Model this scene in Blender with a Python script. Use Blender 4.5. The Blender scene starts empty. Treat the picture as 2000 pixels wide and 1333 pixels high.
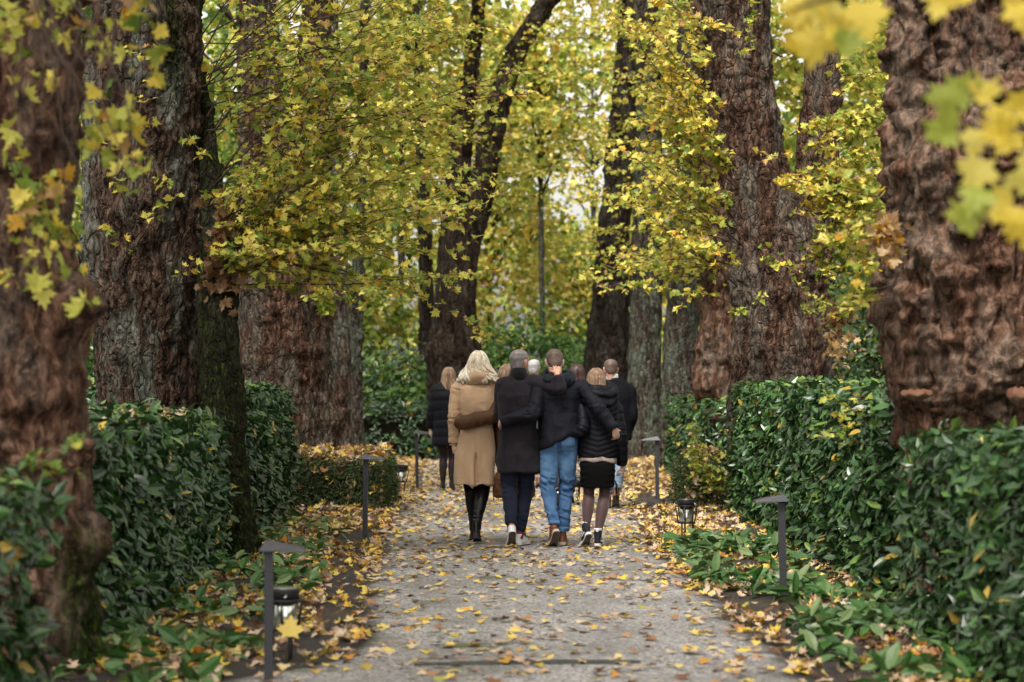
import bpy, bmesh, math, random
import numpy as np
from mathutils import Vector, Matrix, Euler

SC = bpy.context.scene
COL = SC.collection
rng = np.random.default_rng(7)
random.seed(7)
R = math.radians
F_PX = 4722.0          # 85 mm lens on a 36 mm sensor, in pixels of the 2000 px wide photograph
EYE = 1.53             # camera height in metres
HOR = 736.0            # horizon row

# ------------------------------------------------------------------ measuring
def sc_(Y): return F_PX / Y
def at(px, py, Y):
    s = F_PX / Y
    return np.array([(px - 1000.0) / s, Y, EYE - (py - HOR) / s])

# ------------------------------------------------------------------ objects
def link(o, parent=None):
    COL.objects.link(o)
    if parent is not None: o.parent = parent
    return o

def tag(o, label=None, cat=None, group=None, kind=None):
    if label: o['label'] = label
    if cat: o['category'] = cat
    if group: o['group'] = group
    if kind: o['kind'] = kind
    return o

def empty(name, loc=(0, 0, 0), rz=0.0, label=None, cat=None, group=None):
    o = bpy.data.objects.new(name, None)
    o.empty_display_size = 0.2
    o.location = loc; o.rotation_euler = (0, 0, rz)
    link(o)
    return tag(o, label, cat, group)

def fast_mesh(name, V, F, mats=(), matidx=None, attrs=None, smooth=False):
    """V (n,3), F (m,k) with one face size k, or a list of such arrays."""
    V = np.ascontiguousarray(V, dtype=np.float32)
    Fs = F if isinstance(F, list) else [F]
    Fs = [np.asarray(f, dtype=np.int32) for f in Fs if len(f)]
    me = bpy.data.meshes.new(name)
    me.vertices.add(len(V)); me.vertices.foreach_set('co', V.ravel())
    loops = np.concatenate([f.ravel() for f in Fs])
    sizes = np.concatenate([np.full(len(f), f.shape[1], np.int32) for f in Fs])
    starts = np.concatenate([[0], np.cumsum(sizes)[:-1]]).astype(np.int32)
    me.loops.add(len(loops)); me.loops.foreach_set('vertex_index', loops)
    me.polygons.add(len(sizes)); me.polygons.foreach_set('loop_start', starts)
    try: me.polygons.foreach_set('loop_total', sizes)
    except Exception: pass
    if matidx is not None: me.polygons.foreach_set('material_index', np.asarray(matidx, np.int32))
    me.polygons.foreach_set('use_smooth', np.full(len(sizes), bool(smooth)))
    for m in mats: me.materials.append(m)
    for k, v in (attrs or {}).items():
        a = me.attributes.new(k, 'FLOAT', 'POINT')
        a.data.foreach_set('value', np.asarray(v, np.float32))
    me.update(calc_edges=True); me.validate()
    return me

def mobj(name, V, F, mat, parent=None, smooth=True, attrs=None, matidx=None):
    mats = mat if isinstance(mat, (list, tuple)) else [mat]
    o = bpy.data.objects.new(name, fast_mesh(name, V, F, mats, matidx, attrs, smooth))
    return link(o, parent)

# ------------------------------------------------------------------ noise
def _hash(ix, iy, iz, seed):
    h = (ix * 374761393 + iy * 668265263 + iz * 2147483647 + seed * 1274126177) & 0xFFFFFFFF
    h = ((h ^ (h >> 13)) * 1274126177) & 0xFFFFFFFF
    h = ((h ^ (h >> 16)) * 2246822519) & 0xFFFFFFFF
    return ((h ^ (h >> 15)) & 0xFFFFFF) / float(0xFFFFFF) * 2 - 1

def vnoise(P, seed=0):
    """value noise in [-1,1], P (n,3)"""
    P = np.asarray(P, float)
    I = np.floor(P).astype(np.int64); f = P - I
    u = f * f * f * (f * (f * 6 - 15) + 10)
    out = 0
    for dx in (0, 1):
        wx = u[:, 0] if dx else 1 - u[:, 0]
        for dy in (0, 1):
            wy = u[:, 1] if dy else 1 - u[:, 1]
            for dz in (0, 1):
                wz = u[:, 2] if dz else 1 - u[:, 2]
                out = out + wx * wy * wz * _hash(I[:, 0] + dx, I[:, 1] + dy, I[:, 2] + dz, seed)
    return out

def fbm(P, oct=3, seed=0, gain=0.5):
    P = np.asarray(P, float); a = 1.0; t = 0; n = 0
    for k in range(oct):
        t = t + a * vnoise(P * (2.03 ** k) + 17.3 * k, seed + k); n += a; a *= gain
    return t / n

# ------------------------------------------------------------------ shapes
def grid_faces(nr, nc, wrap=True):
    i = np.arange(nr - 1)[:, None]; j = np.arange(nc if wrap else nc - 1)[None, :]
    j2 = (j + 1) % nc
    a = i * nc + j; b = i * nc + j2; c = (i + 1) * nc + j2; d = (i + 1) * nc + j
    return np.stack([a, b, c, d], -1).reshape(-1, 4)

def frames_along(P):
    """tangent, side, up for each point of polyline P"""
    P = np.asarray(P, float)
    T = np.gradient(P, axis=0); T /= np.linalg.norm(T, axis=1)[:, None] + 1e-9
    ref = np.array([1.0, 0, 0]) if abs(T[0][0]) < 0.9 else np.array([0, 1.0, 0])
    A = []; B = []
    prev = ref
    for t in T:
        a = prev - t * np.dot(prev, t)
        n = np.linalg.norm(a)
        if n < 1e-6: a = np.cross(t, [0, 0, 1.0]); n = np.linalg.norm(a) + 1e-9
        a = a / n; A.append(a); B.append(np.cross(t, a)); prev = a
    return T, np.array(A), np.array(B)

def tube(P, rad, n=8, cap=True):
    """closed tube; returns V, list of faces arrays [quads, tris]"""
    P = np.asarray(P, float); rad = np.broadcast_to(np.asarray(rad, float), (len(P),))
    T, A, B = frames_along(P)
    th = np.linspace(0, 2 * np.pi, n, endpoint=False)
    V = P[:, None, :] + rad[:, None, None] * (np.cos(th)[None, :, None] * A[:, None, :] + np.sin(th)[None, :, None] * B[:, None, :])
    V = V.reshape(-1, 3)
    Q = grid_faces(len(P), n)
    if not cap: return V, [Q]
    m = len(V)
    V = np.vstack([V, P[0], P[-1]])
    j = np.arange(n); j2 = (j + 1) % n; o = (len(P) - 1) * n
    t1 = np.stack([j2, j, np.full(n, m)], -1); t2 = np.stack([o + j, o + j2, np.full(n, m + 1)], -1)
    return V, [Q, np.vstack([t1, t2])]

def join(parts):
    """parts: list of (V, [faces...]) -> V, [quads, tris]"""
    Vs = []; F4 = []; F3 = []; off = 0
    for V, Fs in parts:
        for f in (Fs if isinstance(Fs, list) else [Fs]):
            f = np.asarray(f)
            (F4 if f.shape[1] == 4 else F3).append(f + off)
        Vs.append(np.asarray(V, float)); off += len(V)
    out = []
    if F4: out.append(np.vstack(F4))
    if F3: out.append(np.vstack(F3))
    return np.vstack(Vs), out

def ring_loft(rings, n=24, power=2.0):
    """rings: (cx, cy, cz, rx, ry[, tiltx]) closed loft along z; superellipse of the given power"""
    th = np.linspace(0, 2 * np.pi, n, endpoint=False)
    c, s = np.cos(th), np.sin(th)
    ex = np.sign(c) * np.abs(c) ** (2 / power); ey = np.sign(s) * np.abs(s) ** (2 / power)
    V = []
    for r in rings:
        cx, cy, cz, rx, ry = r[:5]; t = r[5] if len(r) > 5 else 0.0
        V.append(np.stack([cx + rx * ex, cy + ry * ey, cz + t * ry * ey], -1))
    V = np.array(V).reshape(-1, 3); m = len(V)
    Q = grid_faces(len(rings), n)
    V = np.vstack([V, [rings[0][:3]], [rings[-1][:3]]])
    j = np.arange(n); j2 = (j + 1) % n; o = (len(rings) - 1) * n
    return V, [Q, np.vstack([np.stack([j2, j, np.full(n, m)], -1), np.stack([o + j, o + j2, np.full(n, m + 1)], -1)])]

def interp_path(pts, step):
    """Catmull-Rom-like resample of rows (any columns); first 3 are xyz"""
    pts = np.asarray(pts, float)
    d = np.concatenate([[0], np.cumsum(np.linalg.norm(np.diff(pts[:, :3], axis=0), axis=1))])
    n = max(3, int(d[-1] / step) + 1)
    t = np.linspace(0, d[-1], n)
    m = np.zeros_like(pts)
    for k in range(len(pts)):
        a, b = max(0, k - 1), min(len(pts) - 1, k + 1)
        m[k] = (pts[b] - pts[a]) / (d[b] - d[a] + 1e-9)
    out = np.zeros((n, pts.shape[1]))
    idx = np.clip(np.searchsorted(d, t, side='right') - 1, 0, len(pts) - 2)
    h = d[idx + 1] - d[idx]; u = ((t - d[idx]) / h)[:, None]; h = h[:, None]
    p0, p1, m0, m1 = pts[idx], pts[idx + 1], m[idx], m[idx + 1]
    return (2 * u**3 - 3 * u**2 + 1) * p0 + (u**3 - 2 * u**2 + u) * h * m0 + (-2 * u**3 + 3 * u**2) * p1 + (u**3 - u**2) * h * m1

def box(x0, x1, y0, y1, z0, z1):
    V = np.array([[x, y, z] for z in (z0, z1) for y in (y0, y1) for x in (x0, x1)], float)
    F = np.array([[0, 2, 3, 1], [4, 5, 7, 6], [0, 1, 5, 4], [2, 6, 7, 3], [0, 4, 6, 2], [1, 3, 7, 5]])
    return V, [F]

def bevel_obj(o, w=0.004, seg=2):
    bm = bmesh.new(); bm.from_mesh(o.data)
    bmesh.ops.remove_doubles(bm, verts=bm.verts, dist=1e-5)
    bmesh.ops.bevel(bm, geom=bm.edges[:], offset=w, segments=seg, affect='EDGES', profile=0.6)
    bm.to_mesh(o.data); bm.free()
    return o

def remesh(V, F, voxel, smooth=2, keep=0.5):
    """one continuous surface out of overlapping closed pieces; returns V, quads"""
    me = fast_mesh('tmp', V, F)
    o = bpy.data.objects.new('tmp', me); COL.objects.link(o)
    m = o.modifiers.new('r', 'REMESH'); m.mode = 'VOXEL'; m.voxel_size = voxel; m.adaptivity = 0.0
    if smooth:
        s = o.modifiers.new('s', 'SMOOTH'); s.factor = keep; s.iterations = smooth
    dg = bpy.context.evaluated_depsgraph_get(); dg.update()
    ev = o.evaluated_get(dg); mm = ev.to_mesh()
    n = len(mm.vertices); co = np.empty(n * 3, np.float32); mm.vertices.foreach_get('co', co)
    q = np.array([list(p.vertices) for p in mm.polygons if len(p.vertices) == 4], np.int32).reshape(-1, 4)
    t = np.array([list(p.vertices) for p in mm.polygons if len(p.vertices) == 3], np.int32).reshape(-1, 3)
    ev.to_mesh_clear()
    bpy.data.objects.remove(o); bpy.data.meshes.remove(me)
    Fs = [f for f in (q, t) if len(f)]
    return co.reshape(-1, 3).astype(float), Fs

def normals(V, Fs):
    N = np.zeros_like(V)
    for f in Fs:
        a, b, c = V[f[:, 0]], V[f[:, 1]], V[f[:, 2]]
        n = np.cross(b - a, c - a) if f.shape[1] == 3 else np.cross(V[f[:, 2]] - a, V[f[:, 3]] - b)
        for k in range(f.shape[1]): np.add.at(N, f[:, k], n)
    return N / (np.linalg.norm(N, axis=1)[:, None] + 1e-12)

# ------------------------------------------------------------------ materials
class NT:
    def __init__(self, name):
        self.m = bpy.data.materials.new(name); self.m.use_nodes = True
        self.t = self.m.node_tree; self.t.nodes.clear()
        self.out = self.n('ShaderNodeOutputMaterial')
    def n(self, kind, ins=None, **kw):
        nd = self.t.nodes.new(kind)
        for k, v in kw.items(): setattr(nd, k, v)
        for k, v in (ins or {}).items(): self.set(nd, k, v)
        return nd
    def set(self, nd, k, v):
        s = nd.inputs[k]
        if isinstance(v, bpy.types.NodeSocket): self.t.links.new(v, s)
        elif isinstance(v, bpy.types.Node): self.t.links.new(v.outputs[0], s)
        else: s.default_value = v
    def coord(self, kind='Object'): return self.n('ShaderNodeTexCoord').outputs[kind]
    def mapping(self, vec, scale=(1, 1, 1), loc=(0, 0, 0)):
        return self.n('ShaderNodeMapping', {'Vector': vec, 'Scale': scale, 'Location': loc}).outputs[0]
    def noise(self, vec, scale, detail=4, rough=0.55, dist=0.0):
        return self.n('ShaderNodeTexNoise', {'Vector': vec, 'Scale': scale, 'Detail': detail, 'Roughness': rough, 'Distortion': dist}).outputs[0]
    def ramp(self, fac, stops, mode='LINEAR'):
        r = self.n('ShaderNodeValToRGB', {'Fac': fac}); cr = r.color_ramp; cr.interpolation = mode
        while len(cr.elements) < len(stops): cr.elements.new(0.5)
        for e, (p, c) in zip(cr.elements, stops):
            e.position = p; e.color = (*c, 1) if len(c) == 3 else c
        return r.outputs[0]
    def mix(self, fac, a, b, mode='MIX'):
        nd = self.n('ShaderNodeMix', data_type='RGBA', blend_type=mode)
        for i, v in ((0, fac), (6, a), (7, b)):
            s = nd.inputs[i]
            if isinstance(v, bpy.types.NodeSocket): self.t.links.new(v, s)
            else: s.default_value = (*v, 1) if isinstance(v, (tuple, list)) and len(v) == 3 else v
        return nd.outputs[2]
    def math(self, op, a, b=0.0):
        nd = self.n('ShaderNodeMath', operation=op)
        for i, v in ((0, a), (1, b)):
            if isinstance(v, bpy.types.NodeSocket): self.t.links.new(v, nd.inputs[i])
            else: nd.inputs[i].default_value = v
        return nd.outputs[0]
    def attr(self, name): return self.n('ShaderNodeAttribute', attribute_name=name).outputs['Fac']
    def bump(self, h, strength=0.5, dist=0.02):
        return self.n('ShaderNodeBump', {'Height': h, 'Strength': strength, 'Distance': dist}).outputs[0]
    def bsdf(self, col, rough=0.7, normal=None, spec=0.5, metal=0.0, **ex):
        b = self.n('ShaderNodeBsdfPrincipled')
        c = (*col, 1) if isinstance(col, (tuple, list)) and len(col) == 3 else col
        self.set(b, 'Base Color', c); self.set(b, 'Roughness', rough); self.set(b, 'Metallic', metal)
        self.set(b, 'Specular IOR Level', spec)
        if normal is not None: self.set(b, 'Normal', normal)
        for k, v in ex.items(): self.set(b, k.replace('_', ' '), v)
        return b
    def done(self, shader):
        self.t.links.new(shader.outputs[0] if isinstance(shader, bpy.types.Node) else shader, self.out.inputs[0])
        return self.m

def simple(name, col, rough=0.6, metal=0.0, spec=0.5, var=0.15, scale=40, bump=0.0):
    t = NT(name); v = t.coord()
    n = t.noise(v, scale, 4)
    c = t.ramp(n, [(0.3, tuple(x * (1 - var) for x in col)), (0.7, tuple(min(1, x * (1 + var)) for x in col))])
    return t.done(t.bsdf(c, rough, t.bump(n, bump, 0.01) if bump else None, spec, metal))

def leaf_mat(name, stops, rough=0.45, trans=0.35, spec=0.4, vein=0.12, tcol=None):
    """colour by the per-leaf attribute tint; light also passes through the blade"""
    t = NT(name)
    c = t.ramp(t.attr('tint'), stops)
    n = t.noise(t.coord(), 22, 3)
    c2 = t.mix(t.math('MULTIPLY', n, vein * 2), c, (0.20, 0.12, 0.03))
    b = t.bsdf(c2, rough, None, spec)
    if trans <= 0: return t.done(b)
    tr = t.n('ShaderNodeBsdfTranslucent', {'Color': t.mix(0.5, c2, c)})
    return t.done(t.n('ShaderNodeMixShader', {0: trans, 1: b.outputs[0], 2: tr.outputs[0]}))

# ------------------------------------------------------------------ leaves
def _blade(outline, fold=0.12, droop=0.12):
    """outline of one half plane list (x,y) all round; fan from the centre; fold along the midrib, tip droops"""
    o = np.array(outline, float)
    c = np.array([[0, 0.42]])
    P = np.vstack([c, o])
    z = fold * np.abs(P[:, 0]) - droop * np.clip(P[:, 1], 0, None) ** 2
    V = np.column_stack([P, z]); n = len(o)
    j = np.arange(n)
    T = np.stack([np.zeros(n, int), 1 + j, 1 + (j + 1) % n], -1)
    return V, T

_half = [(0.0, 0.0), (0.12, 0.02), (0.40, -0.10), (0.31, 0.13), (0.44, 0.20), (0.62, 0.34), (0.45, 0.40), (0.48, 0.53), (0.31, 0.48), (0.24, 0.57), (0.31, 0.76), (0.14, 0.74)]
MAPLE = _blade(_half + [(0, 1.0)] + [(-x, y) for x, y in _half[:0:-1]], 0.16, 0.22)
_h2 = [(0.0, 0.0), (0.38, -0.04), (0.32, 0.15), (0.60, 0.42), (0.27, 0.52), (0.22, 0.76)]
MAPLE_LO = _blade(_h2 + [(0, 1.0)] + [(-x, y) for x, y in _h2[:0:-1]], 0.16, 0.22)
QUADLEAF = (np.array([[0, 0, 0], [0.42, 0.4, 0.06], [0, 1, -0.12], [-0.42, 0.45, 0.06]], float), np.array([[0, 1, 2], [0, 2, 3]]))
_l = [(0.0, 0.0), (0.15, 0.22), (0.205, 0.5), (0.14, 0.8)]
LAUREL = _blade(_l + [(0, 1.0)] + [(-x, y) for x, y in _l[:0:-1]], 0.28, 0.16)
LAUREL_LO = (np.array([[0, 0, 0], [0.21, 0.5, 0.05], [0, 1, -0.12], [-0.21, 0.5, 0.05], [0, .5, -.02]], float), np.array([[0, 1, 4], [1, 2, 4], [2, 3, 4], [3, 0, 4]]))

def curl(tpl, amt):
    V, T = tpl; V = V.copy()
    V[:, 2] += amt * ((V[:, 1] - 0.45) ** 2 + 0.8 * V[:, 0] ** 2)
    return V, T

def unit(v): return v / (np.linalg.norm(v, axis=-1, keepdims=True) + 1e-9)

def scatter(tpl, P, N, D, S, tint):
    """copies of a leaf template: positions P, normals N, growth directions D, sizes S -> V, tris, tint per vertex"""
    TV, TT = tpl
    N = unit(N); Y = unit(D - N * np.sum(D * N, axis=1, keepdims=True)); X = np.cross(Y, N)
    M = np.stack([X, Y, N], 1)                       # rows: x,y,z axes
    V = np.einsum('kc,ncj->nkj', TV, M) * S[:, None, None] + P[:, None, :]
    n, k = len(P), len(TV)
    F = (TT[None] + (np.arange(n) * k)[:, None, None]).reshape(-1, 3)
    return V.reshape(-1, 3), F, np.repeat(tint, k)

def rand_unit(n): return unit(rng.normal(size=(n, 3)))
# ================================================================== camera, sky, sun
cam = bpy.data.cameras.new('camera'); camo = bpy.data.objects.new('camera', cam); link(camo)
camo.location = (0, 0, EYE); camo.rotation_euler = (R(90), 0, 0)
cam.lens = 85; cam.sensor_width = 36; cam.sensor_fit = 'HORIZONTAL'
cam.shift_y = (HOR - 666.5) / 2000
cam.clip_start = 0.1; cam.clip_end = 2000
cam.dof.use_dof = True; cam.dof.focus_distance = 21.9; cam.dof.aperture_fstop = 2.5; cam.dof.aperture_blades = 9
SC.camera = camo

SUN_EL, SUN_AZ = R(56), R(200)
w = bpy.data.worlds.new('World'); SC.world = w; w.use_nodes = True
wt = w.node_tree; bg = wt.nodes['Background']
sky = wt.nodes.new('ShaderNodeTexSky'); sky.sky_type = 'NISHITA'; sky.sun_disc = False
sky.sun_elevation = SUN_EL; sky.sun_rotation = SUN_AZ; sky.air_density = 1.0; sky.dust_density = 4.0; sky.ozone_density = 1.0
hs = wt.nodes.new('ShaderNodeHueSaturation'); hs.inputs['Saturation'].default_value = 0.04
mx = wt.nodes.new('ShaderNodeMix'); mx.data_type = 'RGBA'; mx.blend_type = 'MULTIPLY'; mx.inputs[0].default_value = 1.0; mx.inputs[7].default_value = (1.0, 0.965, 0.91, 1)
wt.links.new(sky.outputs[0], hs.inputs['Color']); wt.links.new(hs.outputs[0], mx.inputs[6]); wt.links.new(mx.outputs[2], bg.inputs[0])
bg.inputs[1].default_value = 0.15
sl = bpy.data.lights.new('sun', 'SUN'); sl.energy = 2.0; sl.angle = R(16); sl.color = (1.0, 0.95, 0.88)
so = bpy.data.objects.new('sun', sl); link(so)
d = Vector((math.sin(SUN_AZ) * math.cos(SUN_EL), math.cos(SUN_AZ) * math.cos(SUN_EL), math.sin(SUN_EL)))
so.rotation_euler = d.to_track_quat('Z', 'Y').to_euler(); so.location = (0, 0, 30)
SC.view_settings.view_transform = 'Standard'; SC.view_settings.look = 'None'
SC.view_settings.exposure = 1.25; SC.view_settings.gamma = 1.0
SC.cycles.max_bounces = 6; SC.cycles.diffuse_bounces = 2; SC.cycles.glossy_bounces = 2; SC.cycles.transmission_bounces = 4
SC.cycles.caustics_reflective = False; SC.cycles.caustics_refractive = False

# ================================================================== ground and path
PL = np.array([[4, -1.7], [11, -1.65], [12.2, -1.5], [12.8, -1.05], [13.2, -0.93], [15.6, -1.0], [20, -1.18], [23, -1.27], [29, -1.36], [33, -1.42], [40, -1.6], [47, -1.8], [60, -1.8]])
PR = np.array([[4, 1.7], [11.5, 1.62], [12.8, 1.52], [16, 1.46], [19, 1.36], [22, 1.32], [26, 1.4], [29, 1.5], [33, 1.62], [40, 1.9], [47, 2.3], [60, 2.4]])
def path_l(y): return np.interp(y, PL[:, 0], PL[:, 1]) + 0.06 * vnoise(np.column_stack([y * 1.7, y * 0, y * 0]), 3)
def path_r(y): return np.interp(y, PR[:, 0], PR[:, 1]) + 0.06 * vnoise(np.column_stack([y * 1.7, y * 0, y * 0]), 5)
def ground_z(x, y):
    x = np.asarray(x, float); y = np.asarray(y, float)
    out = np.maximum(path_l(y) - x, x - path_r(y))          # metres outside the path
    e = np.clip(out / 0.5, 0, 1)
    P = np.column_stack([x, y, np.zeros_like(x)])
    z = e * (0.035 + 0.035 * fbm(P * 1.6, 3, 11) + 0.02 * fbm(P * 9, 2, 12))
    far = np.clip((np.abs(x) - 6) / 6, 0, 1)
    return z * (1 - far)

t = NT('bed_soil'); v = t.coord()
c = t.ramp(t.noise(v, 60, 5), [(0.3, (0.012, 0.010, 0.010)), (0.55, (0.035, 0.028, 0.025)), (0.8, (0.075, 0.06, 0.05))])
c = t.mix(t.ramp(t.noise(v, 1.2, 3), [(0.5, (0, 0, 0)), (0.7, (1, 1, 1))]), c, (0.06, 0.04, 0.022))
M_SOIL = t.done(t.bsdf(c, 0.9, t.bump(t.noise(v, 55, 4), 0.9, 0.03)))
t = NT('gravel_path'); v = t.coord()
vor = t.n('ShaderNodeTexVoronoi', {'Vector': v, 'Scale': 80.0}); grain = vor.outputs['Color']
sep = t.n('ShaderNodeSeparateColor', {0: grain}).outputs[0]
g = t.ramp(sep, [(0.0, (0.075, 0.070, 0.070)), (0.4, (0.25, 0.238, 0.235)), (0.75, (0.40, 0.382, 0.374)), (1.0, (0.60, 0.578, 0.56))])
big = t.noise(t.mapping(v, (1, 0.5, 1)), 1.3, 5)
g = t.mix(t.ramp(big, [(0.38, (0.45, 0.45, 0.45)), (0.60, (0, 0, 0))]), g, (0.105, 0.098, 0.093))
mossm = t.math('MULTIPLY', t.ramp(t.noise(v, 2.3, 5), [(0.56, (0, 0, 0)), (0.68, (1, 1, 1))]), t.ramp(t.n('ShaderNodeSeparateXYZ', {0: v}).outputs[0], [(0.0, (0.8, 0.8, 0.8)), (0.02, (0, 0, 0))]))
g = t.mix(mossm, g, (0.07, 0.085, 0.025))
ed = t.math('MULTIPLY', t.ramp(t.math('ADD', t.attr('edge'), t.math('MULTIPLY', t.math('SUBTRACT', t.noise(v, 3.2, 6, 0.65), 0.5), 0.9)), [(0.45, (0, 0, 0)), (0.72, (1, 1, 1))]), 0.85)
g = t.mix(ed, g, t.ramp(t.noise(v, 60, 4), [(0.35, (0.02, 0.017, 0.015)), (0.7, (0.10, 0.085, 0.07))]))
M_PATH = t.done(t.bsdf(g, 0.92, t.bump(t.math('ADD', sep, t.noise(v, 14, 3)), 0.7, 0.016), 0.3))

xs = np.unique(np.concatenate([np.linspace(-250, -8, 12), np.arange(-8, 8.01, 0.16), np.linspace(8, 250, 12)]))
ys = np.unique(np.concatenate([np.linspace(-40, 6, 8), np.arange(6, 62, 0.16), np.linspace(62, 400, 14)]))
gx, gy = np.meshgrid(xs, ys)
V = np.column_stack([gx.ravel(), gy.ravel(), ground_z(gx.ravel(), gy.ravel()) - 0.004])
o = mobj('ground', V, grid_faces(len(ys), len(xs), False), M_SOIL); tag(o, 'dark soil of the beds beside the gravel path', 'ground', kind='structure')
ys = np.arange(4, 50, 0.12); k = 23
L, Rr = path_l(ys), path_r(ys)
u = np.linspace(0, 1, k)
px = L[:, None] * (1 - u) + Rr[:, None] * u; py = np.repeat(ys[:, None], k, 1)
z = 0.006 + 0.006 * fbm(np.column_stack([px.ravel() * 1.3, py.ravel() * 1.3, px.ravel() * 0]), 2, 40)
z = z.reshape(px.shape); z[:, 0] = z[:, -1] = -0.012
o = mobj('path', np.column_stack([px.ravel(), py.ravel(), z.ravel()]), grid_faces(len(ys), k, False), M_PATH, None, True, {'edge': np.repeat((np.abs(2 * u - 1) ** 5)[None], len(ys), 0).ravel()})
tag(o, 'grey gravel path strewn with yellow leaves between two rows of trees', 'path', kind='structure')

# a long dark strip laid across the near end of the path
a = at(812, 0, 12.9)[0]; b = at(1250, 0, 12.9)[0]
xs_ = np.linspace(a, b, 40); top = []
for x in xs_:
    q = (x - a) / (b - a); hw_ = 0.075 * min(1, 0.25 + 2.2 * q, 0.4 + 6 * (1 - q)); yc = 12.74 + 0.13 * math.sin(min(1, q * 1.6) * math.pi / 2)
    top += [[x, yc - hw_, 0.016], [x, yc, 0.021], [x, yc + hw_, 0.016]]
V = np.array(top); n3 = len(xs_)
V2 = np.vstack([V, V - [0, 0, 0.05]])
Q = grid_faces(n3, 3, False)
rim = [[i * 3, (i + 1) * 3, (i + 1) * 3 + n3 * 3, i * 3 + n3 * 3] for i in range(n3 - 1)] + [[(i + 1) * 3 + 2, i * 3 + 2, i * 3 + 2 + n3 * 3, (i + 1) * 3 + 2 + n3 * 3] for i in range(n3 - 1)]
o = mobj('dark_strip', V2, np.vstack([Q, np.array(rim)]), simple('dark_strip_mat', (0.048, 0.050, 0.046), 0.8, 0, 0.3, 0.4, 25, 0.3))
tag(o, 'long dark strip lying flush across the gravel at the near end', 'drain')

# ================================================================== leaf materials
CANOPY = [(0.0, (0.07, 0.15, 0.02)), (0.22, (0.19, 0.28, 0.035)), (0.43, (0.44, 0.47, 0.075)), (0.62, (0.74, 0.63, 0.14)), (0.78, (0.74, 0.56, 0.06)), (0.87, (0.55, 0.28, 0.03)), (0.93, (0.55, 0.40, 0.22)), (1.0, (0.17, 0.075, 0.03))]
M_LEAF = leaf_mat('maple_leaf', CANOPY, 0.42, 0.36, 0.4, 0.06)
LITTER = [(0.0, (0.12, 0.05, 0.03)), (0.13, (0.33, 0.16, 0.07)), (0.27, (0.50, 0.34, 0.23)), (0.54, (0.64, 0.51, 0.38)), (0.66, (0.70, 0.54, 0.16)), (0.86, (0.72, 0.51, 0.06)), (0.94, (0.58, 0.22, 0.02)), (1.0, (0.34, 0.36, 0.06))]
M_LITTER = leaf_mat('fallen_maple_leaf', LITTER, 0.55, 0.08, 0.3, 0.10)
M_LAUREL = leaf_mat('laurel_leaf', [(0.0, (0.010, 0.030, 0.010)), (0.5, (0.024, 0.076, 0.020)), (0.85, (0.065, 0.165, 0.032)), (0.96, (0.14, 0.22, 0.03)), (1.0, (0.40, 0.27, 0.04))], 0.35, 0.06, 0.65, 0.02)
M_CUT = leaf_mat('laurel_clipping', [(0.0, (0.02, 0.07, 0.015)), (0.6, (0.05, 0.14, 0.03)), (1.0, (0.16, 0.22, 0.09))], 0.38, 0.10, 0.5, 0.02)
M_BOX = leaf_mat('small_hedge_leaf', [(0.0, (0.016, 0.028, 0.008)), (0.6, (0.04, 0.075, 0.018)), (1.0, (0.09, 0.11, 0.03))], 0.5, 0.1, 0.3, 0.03)
M_GREEN = leaf_mat('shrub_leaf', [(0.0, (0.03, 0.09, 0.015)), (0.6, (0.08, 0.20, 0.03)), (1.0, (0.22, 0.34, 0.05))], 0.4, 0.3, 0.4, 0.03)
M_TWIG = simple('twig_bark', (0.055, 0.035, 0.028), 0.75, 0, 0.2, 0.4, 60)
M_STALK = simple('red_leaf_stalk', (0.20, 0.055, 0.035), 0.6, 0, 0.3, 0.3, 60)
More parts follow.
